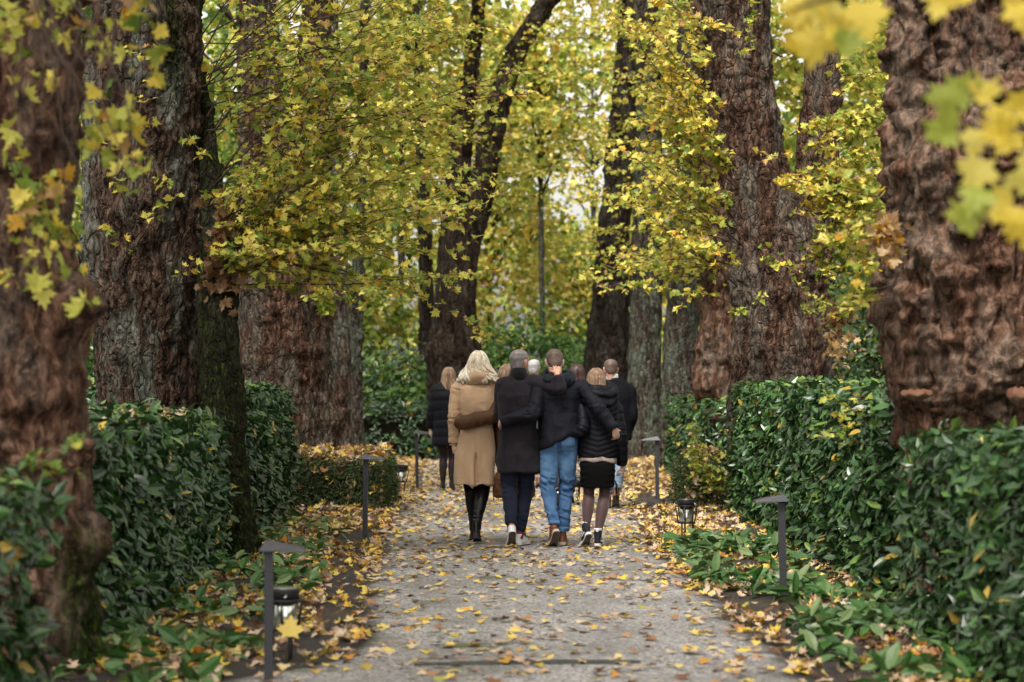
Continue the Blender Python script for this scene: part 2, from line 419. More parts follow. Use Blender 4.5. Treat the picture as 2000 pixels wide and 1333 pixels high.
# ================================================================== bark
def bark(name, dark, mid, light, lichen=(0.25, 0.26, 0.22), lich=0.5, scale=20.0, vert=0.24, plate=15.0, crack=0.7, relief=1.0):
    t = NT(name); v = t.coord()
    wob = t.n('ShaderNodeTexNoise', {'Vector': v, 'Scale': 6.0, 'Detail': 3.0}).outputs['Color']
    v2 = t.n('ShaderNodeVectorMath', {0: v, 1: t.n('ShaderNodeVectorMath', {0: wob, 1: (0.12, 0.12, 0.12)}, operation='MULTIPLY').outputs[0]}, operation='ADD').outputs[0]
    a = t.noise(t.mapping(v2, (1, 1, vert)), scale, 6, 0.7, 0.4)
    ed = t.n('ShaderNodeTexVoronoi', {'Vector': t.mapping(v2, (1, 1, vert * 1.3)), 'Scale': plate}, feature='DISTANCE_TO_EDGE').outputs[0]
    ed = t.ramp(ed, [(0.0, (0, 0, 0)), (0.11, (1, 1, 1))])
    c = t.ramp(a, [(0.36, dark), (0.5, mid), (0.63, light)])
    c = t.mix(t.ramp(t.noise(v, 1.3, 4, 0.65), [(0.38, (0, 0, 0)), (0.66, (0.8, 0.8, 0.8))]), c, t.ramp(a, [(0.38, tuple(x * 0.55 for x in dark)), (0.62, tuple(x * 0.85 for x in mid))]))
    l = t.math('MULTIPLY', t.ramp(t.noise(t.mapping(v, (1.3, 1.3, 0.4)), 2.6, 7, 0.75), [(0.47, (0, 0, 0)), (0.57, (1, 1, 1))]), lich)
    c = t.mix(l, c, t.mix(t.ramp(a, [(0.36, (1, 1, 1)), (0.6, (0, 0, 0))]), lichen, tuple(x * 0.25 for x in lichen)))
    mo = t.math('MULTIPLY', t.attr('moss'), t.ramp(t.noise(v, 7, 5, 0.7), [(0.30, (0.25, 0.25, 0.25)), (0.5, (1, 1, 1))]))
    c = t.mix(mo, c, t.ramp(t.noise(t.mapping(v, (1, 1, 0.5)), 34, 5, 0.7), [(0.38, (0.005, 0.006, 0.003)), (0.54, (0.014, 0.022, 0.004)), (0.66, (0.075, 0.12, 0.008))]))
    h = t.math('ADD', t.math('MULTIPLY', ed, crack), a)
    return t.done(t.bsdf(c, 0.85, t.bump(t.math('ADD', h, t.math('MULTIPLY', t.noise(v2, 70, 4, 0.7), 0.35)), relief, 0.07 * relief), 0.1))
BARK_PINK = bark('bark_pinkish', (0.016, 0.0085, 0.006), (0.095, 0.05, 0.033), (0.28, 0.168, 0.117), lich=0.4)
BARK_COARSE = bark('bark_coarse', (0.016, 0.010, 0.0075), (0.098, 0.058, 0.041), (0.29, 0.19, 0.142), (0.24, 0.255, 0.215), lich=0.85)
BARK_BURL = bark('bark_knobbly', (0.014, 0.0075, 0.0055), (0.095, 0.048, 0.030), (0.25, 0.145, 0.10), lich=0.2, scale=17, vert=0.32, plate=9, crack=0.4, relief=0.6)
BARK_GREY = bark('bark_greyish', (0.016, 0.012, 0.010), (0.080, 0.063, 0.05), (0.20, 0.165, 0.135), (0.17, 0.20, 0.155), lich=0.9)
BARK_MID = bark('bark_brown', (0.014, 0.009, 0.007), (0.06, 0.040, 0.030), (0.13, 0.09, 0.07), lich=0.2, scale=10)
BARK_DARK = bark('bark_dark', (0.012, 0.008, 0.007), (0.038, 0.026, 0.021), (0.075, 0.053, 0.042), lich=0.25)

def trunk_mesh(rows, step=0.03, nseg=120, seed=1, fiss=0.016, ffreq=11.0, knob=0.03, band=0.012, low=0.09, burls=(), moss=None, flare=0.0, crag=0.0):
    """rows: x,y,z,r. Bark relief is modelled: fissures, bands, knobs and burls push the surface in and out."""
    p = interp_path(rows, step)
    C, r = p[:, :3], p[:, 3]
    T, A, B = frames_along(C)
    th = np.linspace(0, 2 * np.pi, nseg, endpoint=False)
    dirs = np.cos(th)[None, :, None] * A[:, None, :] + np.sin(th)[None, :, None] * B[:, None, :]
    rr = np.repeat(r[:, None], nseg, 1)
    V0 = C[:, None, :] + rr[..., None] * dirs
    Q = V0.reshape(-1, 3); so = seed * 3.71
    d = low * rr.ravel() * fbm(Q * [2.2, 2.2, 1.3] + so, 3, seed) * 2.0
    warp = 0.10 * np.stack([vnoise(Q * 3 + so, seed + 5), vnoise(Q * 3 + so + 9, seed + 6), vnoise(Q * 3 + so + 4, seed + 7)], -1)
    n1 = vnoise((Q + warp) * [ffreq, ffreq, ffreq * 0.25] + so, seed + 1)
    n2 = vnoise((Q + warp) * [ffreq * 2.1, ffreq * 2.1, ffreq * 0.55] + so, seed + 2)
    amt = 0.5 + 0.7 * np.clip(fbm(Q * 1.1 + so, 2, seed + 9) + 0.5, 0, 1)
    d -= fiss * amt * ((1 - np.clip(np.abs(n1) / 0.28, 0, 1)) + 0.55 * (1 - np.clip(np.abs(n2) / 0.3, 0, 1)))
    d += band * fbm((Q + warp) * [2.5, 2.5, 14] + so, 3, seed + 3)
    d += knob * (2.0 * np.clip(fbm(Q * 4.2 + so, 2, seed + 4) - 0.12, 0, None) + 1.1 * np.clip(vnoise(Q * 10 + so, seed + 8) - 0.25, 0, None))
    d += 0.004 * vnoise(Q * 45 + so, seed + 10)
    if crag:
        q3 = (Q + 2.2 * warp) * [8.5, 8.5, 6.0] + so
        d += crag * (np.abs(vnoise(q3, seed + 20)) * 1.6 - 0.5 + 0.7 * np.abs(vnoise(q3 * 2.2, seed + 21)) + 0.35 * vnoise(q3 * 4.5, seed + 22))
    ang = np.arctan2(dirs[..., 1], dirs[..., 0]).ravel()
    zz = Q[:, 2]
    for (a0, z0, amp, sig, sz) in burls:
        da = (ang - R(a0) + np.pi) % (2 * np.pi) - np.pi
        q = (da * rr.ravel() / sig) ** 2 + ((zz - z0) / sz) ** 2
        gsn = np.exp(-0.5 * q)
        d += amp * gsn * (1 + 0.55 * fbm(Q * 9 + so, 3, seed + 12) * 1.6)
        d += knob * 0.8 * gsn * np.abs(vnoise(Q * 16 + so, seed + 13))
    if flare:
        fl = np.exp(-np.clip(zz, 0, None) / 0.28)
        d += flare * fl * (0.6 + 0.9 * vnoise(np.column_stack([np.cos(ang) * 2.2 + so, np.sin(ang) * 2.2, zz * 0.3]), seed + 14))
    V = Q + d[:, None] * dirs.reshape(-1, 3)
    nr = len(C); F = [grid_faces(nr, nseg)]
    V = np.vstack([V, C[0], C[-1]]); m = nr * nseg
    j = np.arange(nseg); j2 = (j + 1) % nseg; o = (nr - 1) * nseg
    F.append(np.vstack([np.stack([j2, j, np.full(nseg, m)], -1), np.stack([o + j, o + j2, np.full(nseg, m + 1)], -1)]))
    ms = np.zeros(len(V))
    if moss is not None: ms = moss(V, np.concatenate([ang, [0, 0]]))
    return V, F, ms

def px_rows(Y, pts):
    """(px centre, py, px width) at depth Y -> x,y,z,r ordered from the ground up"""
    out = []
    for (a, b, wd) in pts:
        p = at(a, b, Y); out.append([p[0], p[1], p[2], wd / 2 / sc_(Y)])
    return np.array(out)

# ------------------------------------------------------------------ shoots with leaves
class Spray:
    def __init__(s): s.P = []; s.N = []; s.D = []; s.S = []; s.T = []; s.tubes = []; s.stalks = []
    def leaf(s, p, n, d, size, tint): s.P.append(p); s.N.append(n); s.D.append(d); s.S.append(size); s.T.append(tint)
    def twig(s, pts, r0, r1, n=5): s.tubes.append(tube(pts, np.linspace(r0, r1, len(pts)), n))
    def leaves_on(s, pts, size, tint, every=0.10, start=0.2, flat=0.75, tvar=0.18, stalk=True, drop=0.35):
        pts = np.asarray(pts); d = np.concatenate([[0], np.cumsum(np.linalg.norm(np.diff(pts, axis=0), axis=1))])
        tt = np.arange(d[-1] * start, d[-1], every)
        tt = np.append(tt, d[-1])
        for k, q in enumerate(tt):
            p = np.array([np.interp(q, d, pts[:, c]) for c in range(3)])
            i = min(np.searchsorted(d, q), len(pts) - 1); tg = unit(pts[i] - pts[max(0, i - 1)] + 1e-6)
            side = np.cross(tg, [0, 0, 1.0]); side /= np.linalg.norm(side) + 1e-6
            last = k == len(tt) - 1
            for sg in ((-1, 1, 0) if last else (-1, 1)):
                if random.random() < 0.12: continue
                dd = side * sg * random.uniform(0.5, 1.1) + tg * random.uniform(0.2, 1.0) + np.array([0, 0, -drop * random.uniform(0.2, 1.8)]) + 0.25 * rng.normal(size=3)
                dd = unit(dd); st = size * random.uniform(0.35, 0.8)
                q2 = p + dd * st + np.array([0, 0, 0.01])
                nn = np.array([0, 0, flat + 0.2]) + 0.48 * rng.normal(size=3) + np.array([0, -0.06, 0.0])
                s.leaf(q2, nn, dd + np.array([0, 0, -0.35 * random.random()]), size * random.uniform(0.45, 1.35), np.clip(tint + tvar * rng.normal(), 0, 0.9) if random.random() > 0.03 else random.uniform(0.9, 1))
                if stalk: s.stalks.append((p, q2))
    LS = 0.60
    def shoot(s, o, d, L, size=0.11, tint=0.45, bend=0.15, twigs=6, r=0.008, every=0.10, flat=0.75, start=0.3, tvar=0.18, droop=0.0):
        size = size * s.LS; o = np.asarray(o, float); d = unit(np.asarray(d, float)); n = max(5, int(L / 0.15))
        t = np.linspace(0, 1, n)[:, None]; wob = rng.normal(size=3) * bend
        pts = o + d * t * L + wob * L * (t * (t - 0.2)) + np.array([0, 0, -droop]) * L * t ** 2 + np.array([0, 0, 0.03]) * np.sin(t * 9) * L * 0.3
        s.twig(pts, r, r * 0.3)
        s.leaves_on(pts, size, tint, every * 1.4, max(start, 0.18), flat, tvar)
        for k in range(twigs):
            q = start + (1 - start) * (k + random.random() * 0.8) / max(1, twigs)
            i = min(n - 2, int(q * (n - 1))); p = pts[i]; tg = unit(pts[i + 1] - pts[i])
            side = unit(np.cross(tg, [0, 0, 1.0]) + 1e-6) * random.choice((-1, 1))
            dd = unit(tg * random.uniform(0.5, 1.0) + side * random.uniform(0.4, 1.0) + np.array([0, 0, random.uniform(-0.35, 0.35)]))
            l2 = L * (1 - q * 0.6) * random.uniform(0.18, 0.38)
            m = max(4, int(l2 / 0.08)); u = np.linspace(0, 1, m)[:, None]
            p2 = p + dd * u * l2 + rng.normal(size=3) * 0.12 * l2 * u ** 2 + np.array([0, 0, -0.10 * l2]) * u ** 2
            s.twig(p2, r * 0.45, r * 0.22, 4); s.leaves_on(p2, size, tint, every, 0.15, flat, tvar)
    def cloud(s, centre, rad, n, size, tint, tvar=0.2, clumps=None, flat=0.5, csize=0.5, hollow=0.0):
        """leaf clumps through a crown's volume"""
        c = np.asarray(centre, float); rad = np.asarray(rad, float)
        m = clumps or max(6, n // 45)
        u = rand_unit(m) * (hollow + (1 - hollow) * rng.random((m, 1)) ** 0.45)
        cc = c + u * rad
        idx = rng.integers(0, m, n)
        off = rng.normal(size=(n, 3)) * csize * np.array([1, 1, 0.55])
        P = cc[idx] + off
        ct = np.clip(tint + 0.12 * rng.normal(size=m), 0, 0.85)
        N = np.array([0, -0.35, flat]) + 0.7 * rng.normal(size=(n, 3)); D = rand_unit(n) + np.array([0, 0, -0.5])
        s.P += list(P); s.N += list(N); s.D += list(D); s.S += list(size * rng.uniform(0.6, 1.3, n)); s.T += list(np.clip(ct[idx] + tvar * rng.normal(size=n), 0, 0.95))
        return cc
    def build(s, parent, tpl=MAPLE, mat=None, twigmat=None, crown='crown', branches='branches'):
        if s.P:
            A = [np.array(q) for q in (s.P, s.N, s.D, s.S, s.T)]; out = []
            g = rng.integers(0, 4, len(A[0]))
            for i, c_ in enumerate((0.0, 0.7, -0.6, 1.2)):
                if (g == i).any(): out.append(scatter(curl(tpl, c_), *[q[g == i] for q in A]))
            V, F = join([(q[0], [q[1]]) for q in out]); F = F[0]; T = np.concatenate([q[2] for q in out])
            mobj(crown, V, F, mat or M_LEAF, parent, False, {'tint': T})
        parts = list(s.tubes)
        mi = None
        if s.stalks:
            a = np.array([q[0] for q in s.stalks]); b = np.array([q[1] for q in s.stalks]); n = len(a)
            w_ = unit(np.cross(b - a, [0, 1.0, 0.01])) * 0.0016
            Vs = np.concatenate([a - w_, a + w_, b + w_, b - w_]); i = np.arange(n)
            mobj('leaf_stalks', Vs, np.stack([i, i + n, i + 2 * n, i + 3 * n], -1), M_STALK, parent, False)['kind'] = 'stuff'
        if parts:
            V, F = join(parts); mobj(branches, V, F, twigmat or M_TWIG, parent, True)

def canopy(sp, X, Y, n=1500, cz=10.6, rad=(3.6, 3.4, 2.9), size=0.30, off=1.5):
    sg = 1 if X > 0 else -1
    return sp.cloud((X + sg * off, Y, cz), rad, n, size, 0.45, 0.18, 40, 0.7, 0.6)
def pick(lst): return lst[int(rng.integers(0, len(lst)))]
def tree(label, base, name='tree', group=None, cat='tree'): return empty(name, base, 0, label, cat, group)
def local(V, root): return V - np.array(root.location)
class LSpray(Spray):
    """a spray written in world coordinates and parented to a tree standing at root"""
    def build(s, root, **k):
        o = np.array(root.location)
        s.P = [p - o for p in s.P]; s.tubes = [(V - o, F) for V, F in s.tubes]; s.stalks = [(a - o, b - o) for a, b in s.stalks]
        Spray.build(s, root, **k)
def add_trunk(root, rows, mat, name='trunk', **k):
    V, F, ms = trunk_mesh(rows, **k)
    return mobj(name, local(V, root), F, mat, root, True, {'moss': ms})
GL, GR = 'old maples in the row along the left of the path', 'old maples in the row along the right of the path'
def base_of(rows): return (rows[0][0], rows[0][1], 0.0)
nrm = lambda m, s=1.0: random.gauss(m, s)

# ------------------------------------------------------------------ nearest tree on the left
rows = px_rows(12.4, [(92, 1400, 230), (96, 1330, 190), (100, 1150, 150), (96, 1000, 155), (80, 880, 180), (58, 760, 205), (52, 620, 210), (38, 450, 205), (34, 300, 212), (40, 100, 210), (60, -200, 220), (60, -900, 200)])
rt = tree('nearest old maple on the left, knobbly dark trunk with bright moss at its foot', base_of(rows), group=GL)
add_trunk(rt, rows, BARK_BURL, nseg=150, step=0.025, seed=3, fiss=0.026, ffreq=13, knob=0.08, band=0.006, low=0.12, crag=0.022, flare=0.10,
          burls=[(-60, 1.15, 0.04, 0.12, 0.10), (-100, 1.5, 0.05, 0.16, 0.12), (-20, 1.9, 0.04, 0.15, 0.1), (-70, 2.6, 0.05, 0.1, 0.2), (-140, 1.25, 0.04, 0.1, 0.08)],
          moss=lambda V, a: np.clip(1.5 - np.abs(((a - R(-25)) + np.pi) % (2 * np.pi) - np.pi) / 0.7, 0, 1) * np.clip((0.85 - V[:, 2]) / 0.3, 0, 1))
sp = LSpray()
for (a, b, Y, n) in [(55, -30, 11.0, 5), (130, -60, 10.9, 5), (200, 60, 10.8, 3), (290, -40, 10.6, 4), (30, 280, 11.0, 5), (95, 310, 10.9, 4), (225, 160, 10.8, 3)]:
    o_ = at(a, b, Y)
    for k in range(2):
        sp.shoot(o_ + 0.06 * rng.normal(size=3), (nrm(0.1, 0.4), nrm(-0.1, 0.4), -1), random.uniform(0.35, 0.62), 0.138, 0.50, 0.2, 2, 0.004, 0.12, 0.4, 0.1, 0.2)
for (a, b) in [(20, 520), (75, 500), (60, 880), (30, 905), (90, 900), (150, 845)]:
    o_ = at(a, b, 10.6); sp.shoot(o_, (nrm(0, 0.5), -0.5, -0.1), 0.2, 0.075, 0.12 if b > 800 else 0.55, 0.2, 1, 0.004, 0.09)
for q in range(9):
    a0 = at(random.uniform(20, 240), random.uniform(-80, 0), 10.3); b0 = at(random.uniform(30, 300), random.uniform(150, 460), 9.4)
    sp.twig(np.linspace(a0, b0, 6) + 0.02 * rng.normal(size=(6, 3)), 0.006, 0.003)
canopy(sp, -2.9, 12.4); canopy(sp, -1.9, 7.2)  # second cloud added out of view to keep sun off the near leaves
sp.build(rt)

# ------------------------------------------------------------------ the big coarse-barked maple with the mossy second stem
rows = px_rows(20.5, [(285, 1215, 300), (285, 1100, 245), (288, 960, 225), (292, 800, 205), (293, 700, 208), (290, 600, 215), (285, 500, 228), (280, 400, 240), (280, 300, 232), (283, 180, 220), (285, 60, 210), (285, -200, 205), (280, -800, 170)])
rt = tree('thick coarse-barked maple behind the left hedge with a mossy green second stem', base_of(rows), group=GL)
add_trunk(rt, rows, BARK_COARSE, nseg=210, step=0.018, seed=11, fiss=0.036, ffreq=17, knob=0.03, crag=0.008, band=0.014, low=0.06,
          burls=[(-20, 2.45, 0.10, 0.15, 0.18), (-95, 2.35, 0.03, 0.25, 0.12), (-15, 2.9, 0.08, 0.12, 0.2), (-60, 3.5, 0.03, 0.08, 0.1), (-110, 4.1, 0.03, 0.2, 0.08), (-50, 2.1, 0.03, 0.2, 0.06)],
          moss=lambda V, a: 0.85 * np.clip(1.3 - np.abs(((a - R(-52)) + np.pi) % (2 * np.pi) - np.pi) / 0.30, 0, 1) * np.clip((V[:, 2] - 3.7) / 0.4, 0, 1) + 0.7 * np.clip(1 - np.abs(a - R(-5)) / 0.4, 0, 1))
rows2 = px_rows(19.75, [(456, 1112, 128), (455, 1085, 100), (453, 1000, 76), (448, 900, 72), (438, 800, 78), (428, 700, 84), (422, 610, 80), (414, 520, 64), (403, 430, 54), (392, 330, 44), (380, 230, 36), (366, 120, 26)])
rows2[:, 1] += np.clip((rows2[:, 2] - 1.6) / 2.0, 0, 1) * 0.75
add_trunk(rt, rows2, BARK_DARK, name='mossy_stem', nseg=110, step=0.02, seed=14, fiss=0.012, ffreq=14, knob=0.022, band=0.012, low=0.08, flare=0.07,
          moss=lambda V, a: np.clip(0.85 - 0.25 * np.clip((V[:, 2] - 1.0) / 1.2, 0, 1) + 0.25 * np.clip(0.6 - V[:, 2], 0, 1), 0, 1))
sp = LSpray()
for k in range(40):
    o_ = at(nrm(432, 14), random.uniform(430, 570), 19.9)
    el = R(random.uniform(-2, 74)); y = nrm(0.0, 0.32)
    sp.shoot(o_, (math.cos(el), y, math.sin(el)), random.uniform(1.2, 2.45), 0.108, 0.45, 0.13, 8, 0.0062, 0.095, 0.7, 0.12, 0.20, 0.10)
for k in range(19):
    o_ = at(nrm(405, 12), random.uniform(60, 400), 20.1)
    el = R(random.uniform(-5, 62)); y = nrm(-0.05, 0.4)
    sp.shoot(o_, (math.cos(el), y, math.sin(el)), random.uniform(1.3, 2.7), 0.108, 0.45, 0.13, 8, 0.0062, 0.1, 0.7, 0.14, 0.20, 0.12)
for (a, b, c_, d_, n) in [(560, 120, 860, 20, 8), (600, 200, 930, 60, 8), (560, 60, 900, -40, 8), (640, 300, 900, 200, 7), (600, 90, 820, 130, 7), (440, 330, 1050, 110, 9), (470, 260, 1010, 180, 8), (520, 230, 900, 90, 7), (440, 500, 860, 560, 7), (450, 520, 940, 360, 7), (430, 470, 880, 300, 8)]:
    p0 = at(a, b, 20.0); p1 = at(c_, d_, 20.4); dv = p1 - p0
    sp.shoot(p0, dv, np.linalg.norm(dv), 0.108, 0.5, 0.03, n, 0.008, 0.1, 0.7, 0.4, 0.17)
for (a, b, c_, d_) in [(262, 470, 205, 250), (262, 470, 330, 380), (300, 540, 215, 440), (330, 560, 370, 520), (250, 330, 290, 170), (350, 380, 300, 350), (360, 130, 250, 90), (345, 240, 395, 300)]:
    p0 = at(a, b, 19.8); p1 = at(c_, d_, 19.5); dv = p1 - p0
    sp.shoot(p0, dv, np.linalg.norm(dv), 0.10, 0.5, 0.06, 2, 0.005, 0.16, 0.6, 0.5)
for k in range(9):                                                # long bare branches among the leaves
    o_ = at(nrm(415, 16), random.uniform(60, 540), 20.0); el = R(random.uniform(8, 62))
    sp.shoot(o_, (math.cos(el), nrm(-0.1, 0.25), math.sin(el)), random.uniform(1.5, 2.8), 0.10, 0.42, 0.12, 3, 0.008, 0.22, 0.7, 0.4)
n = 120                                                             # dry brown leaves caught round the burl
for k in range(n):
    p = at(nrm(428, 16), random.uniform(380, 590), 19.75) + 0.05 * rng.normal(size=3)
    sp.leaf(p, rng.normal(size=3) + np.array([0, -0.6, 0]), rng.normal(size=3) + np.array([0, 0, -1]), random.uniform(0.05, 0.10), random.uniform(0.975, 1.0))
for k in range(26):
    p = at(nrm(428, 12), random.uniform(380, 580), 19.8); el = R(random.uniform(-20, 80))
    sp.twig(np.array([p + np.array([math.cos(el), nrm(0, .4), math.sin(el)]) * q * random.uniform(0.25, 0.7) for q in (0, 0.5, 1)]), 0.005, 0.002, 4)
canopy(sp, -3.1, 20.5)
sp.build(rt)

# ------------------------------------------------------------------ third on the left
rows = px_rows(30, [(562, 985, 215), (560, 900, 190), (556, 800, 178), (554, 700, 176), (552, 620, 172), (550, 540, 168), (540, 440, 150), (525, 330, 110), (512, 200, 85), (505, 60, 75), (495, -200, 65), (480, -600, 50)])
rt = tree('pinkish furrowed maple standing behind the low leaf-strewn hedge on the left', base_of(rows), group=GL)
add_trunk(rt, rows, BARK_PINK, nseg=170, step=0.025, seed=21, fiss=0.024, ffreq=10, crag=0.008, knob=0.035, band=0.014, low=0.07,
          burls=[(-12, 0.98, 0.10, 0.13, 0.16), (-100, 2.3, 0.04, 0.3, 0.08), (-60, 1.85, 0.04, 0.3, 0.05), (-120, 2.6, 0.05, 0.2, 0.1), (-10, 2.4, 0.06, 0.1, 0.15)],
          moss=lambda V, a: 0.5 * np.clip((1.1 - V[:, 2]) / 0.5, 0, 1) * np.clip(1 - np.abs(a + 1.1) / 0.6, 0, 1))
rows2 = px_rows(30.1, [(590, 560, 100), (600, 430, 82), (608, 300, 74), (614, 150, 66), (618, 0, 60), (630, -300, 48)])
add_trunk(rt, rows2, BARK_PINK, name='second_stem', nseg=80, step=0.04, seed=22, knob=0.03, band=0.02)
sp = LSpray()
for k in range(22):
    o_ = at(random.uniform(530, 640), random.uniform(300, 600), 29.6)
    el = R(random.uniform(5, 75)); sg = 1 if random.random() < 0.8 else -1
    sp.shoot(o_, (sg * math.cos(el), nrm(-0.1, 0.5), math.sin(el)), random.uniform(1.2, 2.6), 0.12, 0.42, 0.12, 7, 0.008, 0.13, 0.6, 0.2, 0.21, 0.12)
for k in range(9):
    o_ = at(random.uniform(600, 660), random.uniform(0, 300), 29.8)
    el = R(random.uniform(-5, 55))
    sp.shoot(o_, (math.cos(el), nrm(-0.1, 0.4), math.sin(el)), random.uniform(1.0, 2.0), 0.12, 0.45, 0.12, 7, 0.008, 0.13, 0.6, 0.2, 0.21, 0.12)
for k in range(60):
    p = at(nrm(632, 10), random.uniform(560, 610), 29.4); sp.leaf(p, rng.normal(size=3), rng.normal(size=3), 0.10, random.uniform(0.2, 0.5))
canopy(sp, -2.9, 30, cz=11.2)
sp.build(rt)

# ------------------------------------------------------------------ slimmer trees further along the left
def plain_tree(label, Y, stems, mat, group, seed, shoots=(), clouds=(), **kw):
    rws = [px_rows(Y + 0.25 * i, s) for i, s in enumerate(stems)]
    rt = tree(label, (rws[0][0][0], Y, 0), group=group)
    for i, rw in enumerate(rws):
        a = dict(nseg=90, step=0.035, seed=seed + i, fiss=0.024, ffreq=9, knob=0.03, band=0.015, low=0.08); a.update(kw)
        add_trunk(rt, rw, mat, 'trunk' if i == 0 else 'second_stem', **a)
    sp = LSpray()
    for (x0, x1, y0, y1, n, e0, e1, sg, L, ti) in shoots:
        for k in range(n):
            o_ = at(random.uniform(x0, x1), random.uniform(y0, y1), Y - 0.3); el = R(random.uniform(e0, e1)); s_ = sg or random.choice((-1, 1))
            sp.shoot(o_, (s_ * math.cos(el), nrm(-0.1, 0.45), math.sin(el)), random.uniform(0.6, 1.1) * L, 0.13, ti, 0.14, 6, 0.009, 0.15, 0.55, 0.2, 0.18, 0.12)
    for (cx, cy, dY, rx, ry, rz, n, size, ti) in clouds:
        c_ = at(cx, cy, Y + dY); cc = sp.cloud(c_, (rx, ry, rz), n, size, ti)
        st = rws[0][-1][:3]
        for q in cc[:10]:
            hh = rws[0][np.argmin(np.abs(rws[0][:, 2] - min(q[2] - 0.8, rws[0][-1][2])))][:3]
            sp.twig(np.array([hh, hh * 0.45 + q * 0.55 + [0, 0, 0.15], q]), 0.03, 0.008)
    canopy(sp, rws[0][0][0], Y, 1500, 12.2, (3.0, 3.0, 3.0), 0.22, 1.2)
    sp.build(rt, tpl=MAPLE_LO)
    return rt
plain_tree('slim greyish double-stemmed maple just beyond the pinkish trunk on the left', 38,
           [[(668, 920, 46), (668, 800, 36), (668, 650, 32), (664, 450, 30), (655, 250, 28), (648, 0, 26), (640, -300, 20)],
            [(648, 890, 30), (646, 760, 24), (645, 620, 22), (640, 450, 20), (630, 200, 18), (622, -50, 14)]],
           BARK_COARSE, GL, 31, [(640, 690, 0, 520, 18, 0, 70, 1, 2.0, 0.40)])
plain_tree('narrow dark green-stained trunk behind the double-stemmed maple, left of the tall clipped shrub', 43,
           [[(697, 890, 30), (696, 760, 26), (697, 620, 23), (700, 450, 22), (706, 250, 20), (712, 0, 18), (716, -250, 14)]],
           BARK_GREY, GL, 35, [(680, 730, -20, 430, 22, 0, 65, 0, 2.2, 0.42)])
plain_tree('dark maple with a forked trunk at the far bend, straight above the blonde woman', 46,
           [[(886, 905, 118), (886, 840, 104), (886, 740, 100), (887, 650, 92), (890, 560, 82), (896, 500, 80), (914, 450, 66), (936, 390, 56), (948, 330, 50), (962, 260, 47), (978, 190, 44), (1005, 110, 41), (1045, 40, 37), (1085, -20, 34), (1170, -160, 28), (1250, -330, 20)],
            [(884, 620, 70), (884, 540, 62), (884, 470, 54), (892, 380, 47), (900, 300, 42), (912, 200, 38), (925, 100, 30), (935, 0, 27), (938, -200, 20), (940, -400, 14)]],
           BARK_MID, GL, 41, [(900, 1010, 60, 430, 24, 5, 70, 0, 2.3, 0.42)], (), nseg=100, step=0.035, knob=0.03, band=0.02, low=0.05,
           burls=[(170, 6.2, 0.10, 0.11, 0.14), (-20, 2.0, 0.1, 0.2, 0.2), (-160, 2.0, 0.12, 0.2, 0.2), (-90, 1.9, 0.08, 0.4, 0.12)])
plain_tree('slender trunk half hidden behind the forked maple at the far bend', 51,
           [[(838, 880, 44), (836, 740, 36), (834, 620, 32), (832, 520, 28), (828, 420, 26), (822, 250, 24), (815, 0, 20), (812, -200, 16)]],
           BARK_DARK, GL, 45, [(790, 850, 0, 480, 26, 0, 60, 0, 2.6, 0.45)])

# ------------------------------------------------------------------ nearest on the right: knobbly, two-stemmed
rows = px_rows(15.3, [(1905, 1235, 260), (1905, 1000, 225), (1893, 850, 250), (1890, 740, 300), (1890, 600, 312), (1892, 450, 306), (1895, 330, 300), (1925, 220, 235), (1935, 100, 225), (1945, -60, 220), (1960, -500, 200)])
rt = tree('massive knobbly reddish maple at the right with bracket fungi on its bark', base_of(rows), group=GR)
add_trunk(rt, rows, BARK_BURL, nseg=220, step=0.018, seed=52, crag=0.028, fiss=0.026, ffreq=13, knob=0.085, band=0.008, low=0.06,
          burls=[(-85, 3.0, 0.07, 0.1, 0.08), (-75, 3.28, 0.10, 0.13, 0.08), (-110, 2.15, 0.05, 0.07, 0.07), (-125, 2.3, 0.06, 0.06, 0.06), (-100, 2.42, 0.05, 0.06, 0.05), (-140, 2.0, 0.05, 0.1, 0.1), (-95, 1.42, 0.05, 0.3, 0.1), (-60, 1.6, 0.06, 0.2, 0.12), (-150, 1.5, 0.04, 0.1, 0.1), (-120, 2.75, 0.05, 0.1, 0.15), (-70, 2.5, 0.05, 0.12, 0.05), (-115, 1.75, 0.04, 0.1, 0.05)])
rows2 = px_rows(15.35, [(1800, 520, 120), (1795, 420, 112), (1790, 320, 104), (1787, 220, 96), (1785, 100, 86), (1783, -60, 82), (1775, -400, 74)])
add_trunk(rt, rows2, BARK_BURL, name='second_stem', nseg=100, step=0.02, seed=55, crag=0.045, knob=0.04, fiss=0.010,
          burls=[(-90, 3.3, 0.05, 0.06, 0.05), (-120, 2.9, 0.04, 0.06, 0.08), (-80, 2.6, 0.04, 0.06, 0.06)])
sp = LSpray()
for (a, b, n) in [(1715, 855, 3), (1700, 810, 3)]:
    for k in range(n):
        sp.shoot(at(a, b, 16.4) + 0.05 * rng.normal(size=3), (nrm(-0.4, 0.5), -0.3, nrm(0.3, 0.4)), 0.32, 0.09, 0.32, 0.1, 1, 0.004, 0.11)
for k in range(14):
    sp.shoot(at(1740, random.uniform(380, 640), 14.9), (-1, nrm(0, 0.5), nrm(0.1, 0.4)), random.uniform(0.25, 0.5), 0.10, 0.5, 0.1, 2, 0.004, 0.11)
for k in range(50):
    sp.leaf(at(nrm(1730, 10), random.uniform(440, 500), 14.5) + 0.04 * rng.normal(size=3), rng.normal(size=3), rng.normal(size=3), 0.08, random.uniform(0.85, 1))
canopy(sp, 2.9, 15.3)
sp.build(rt)

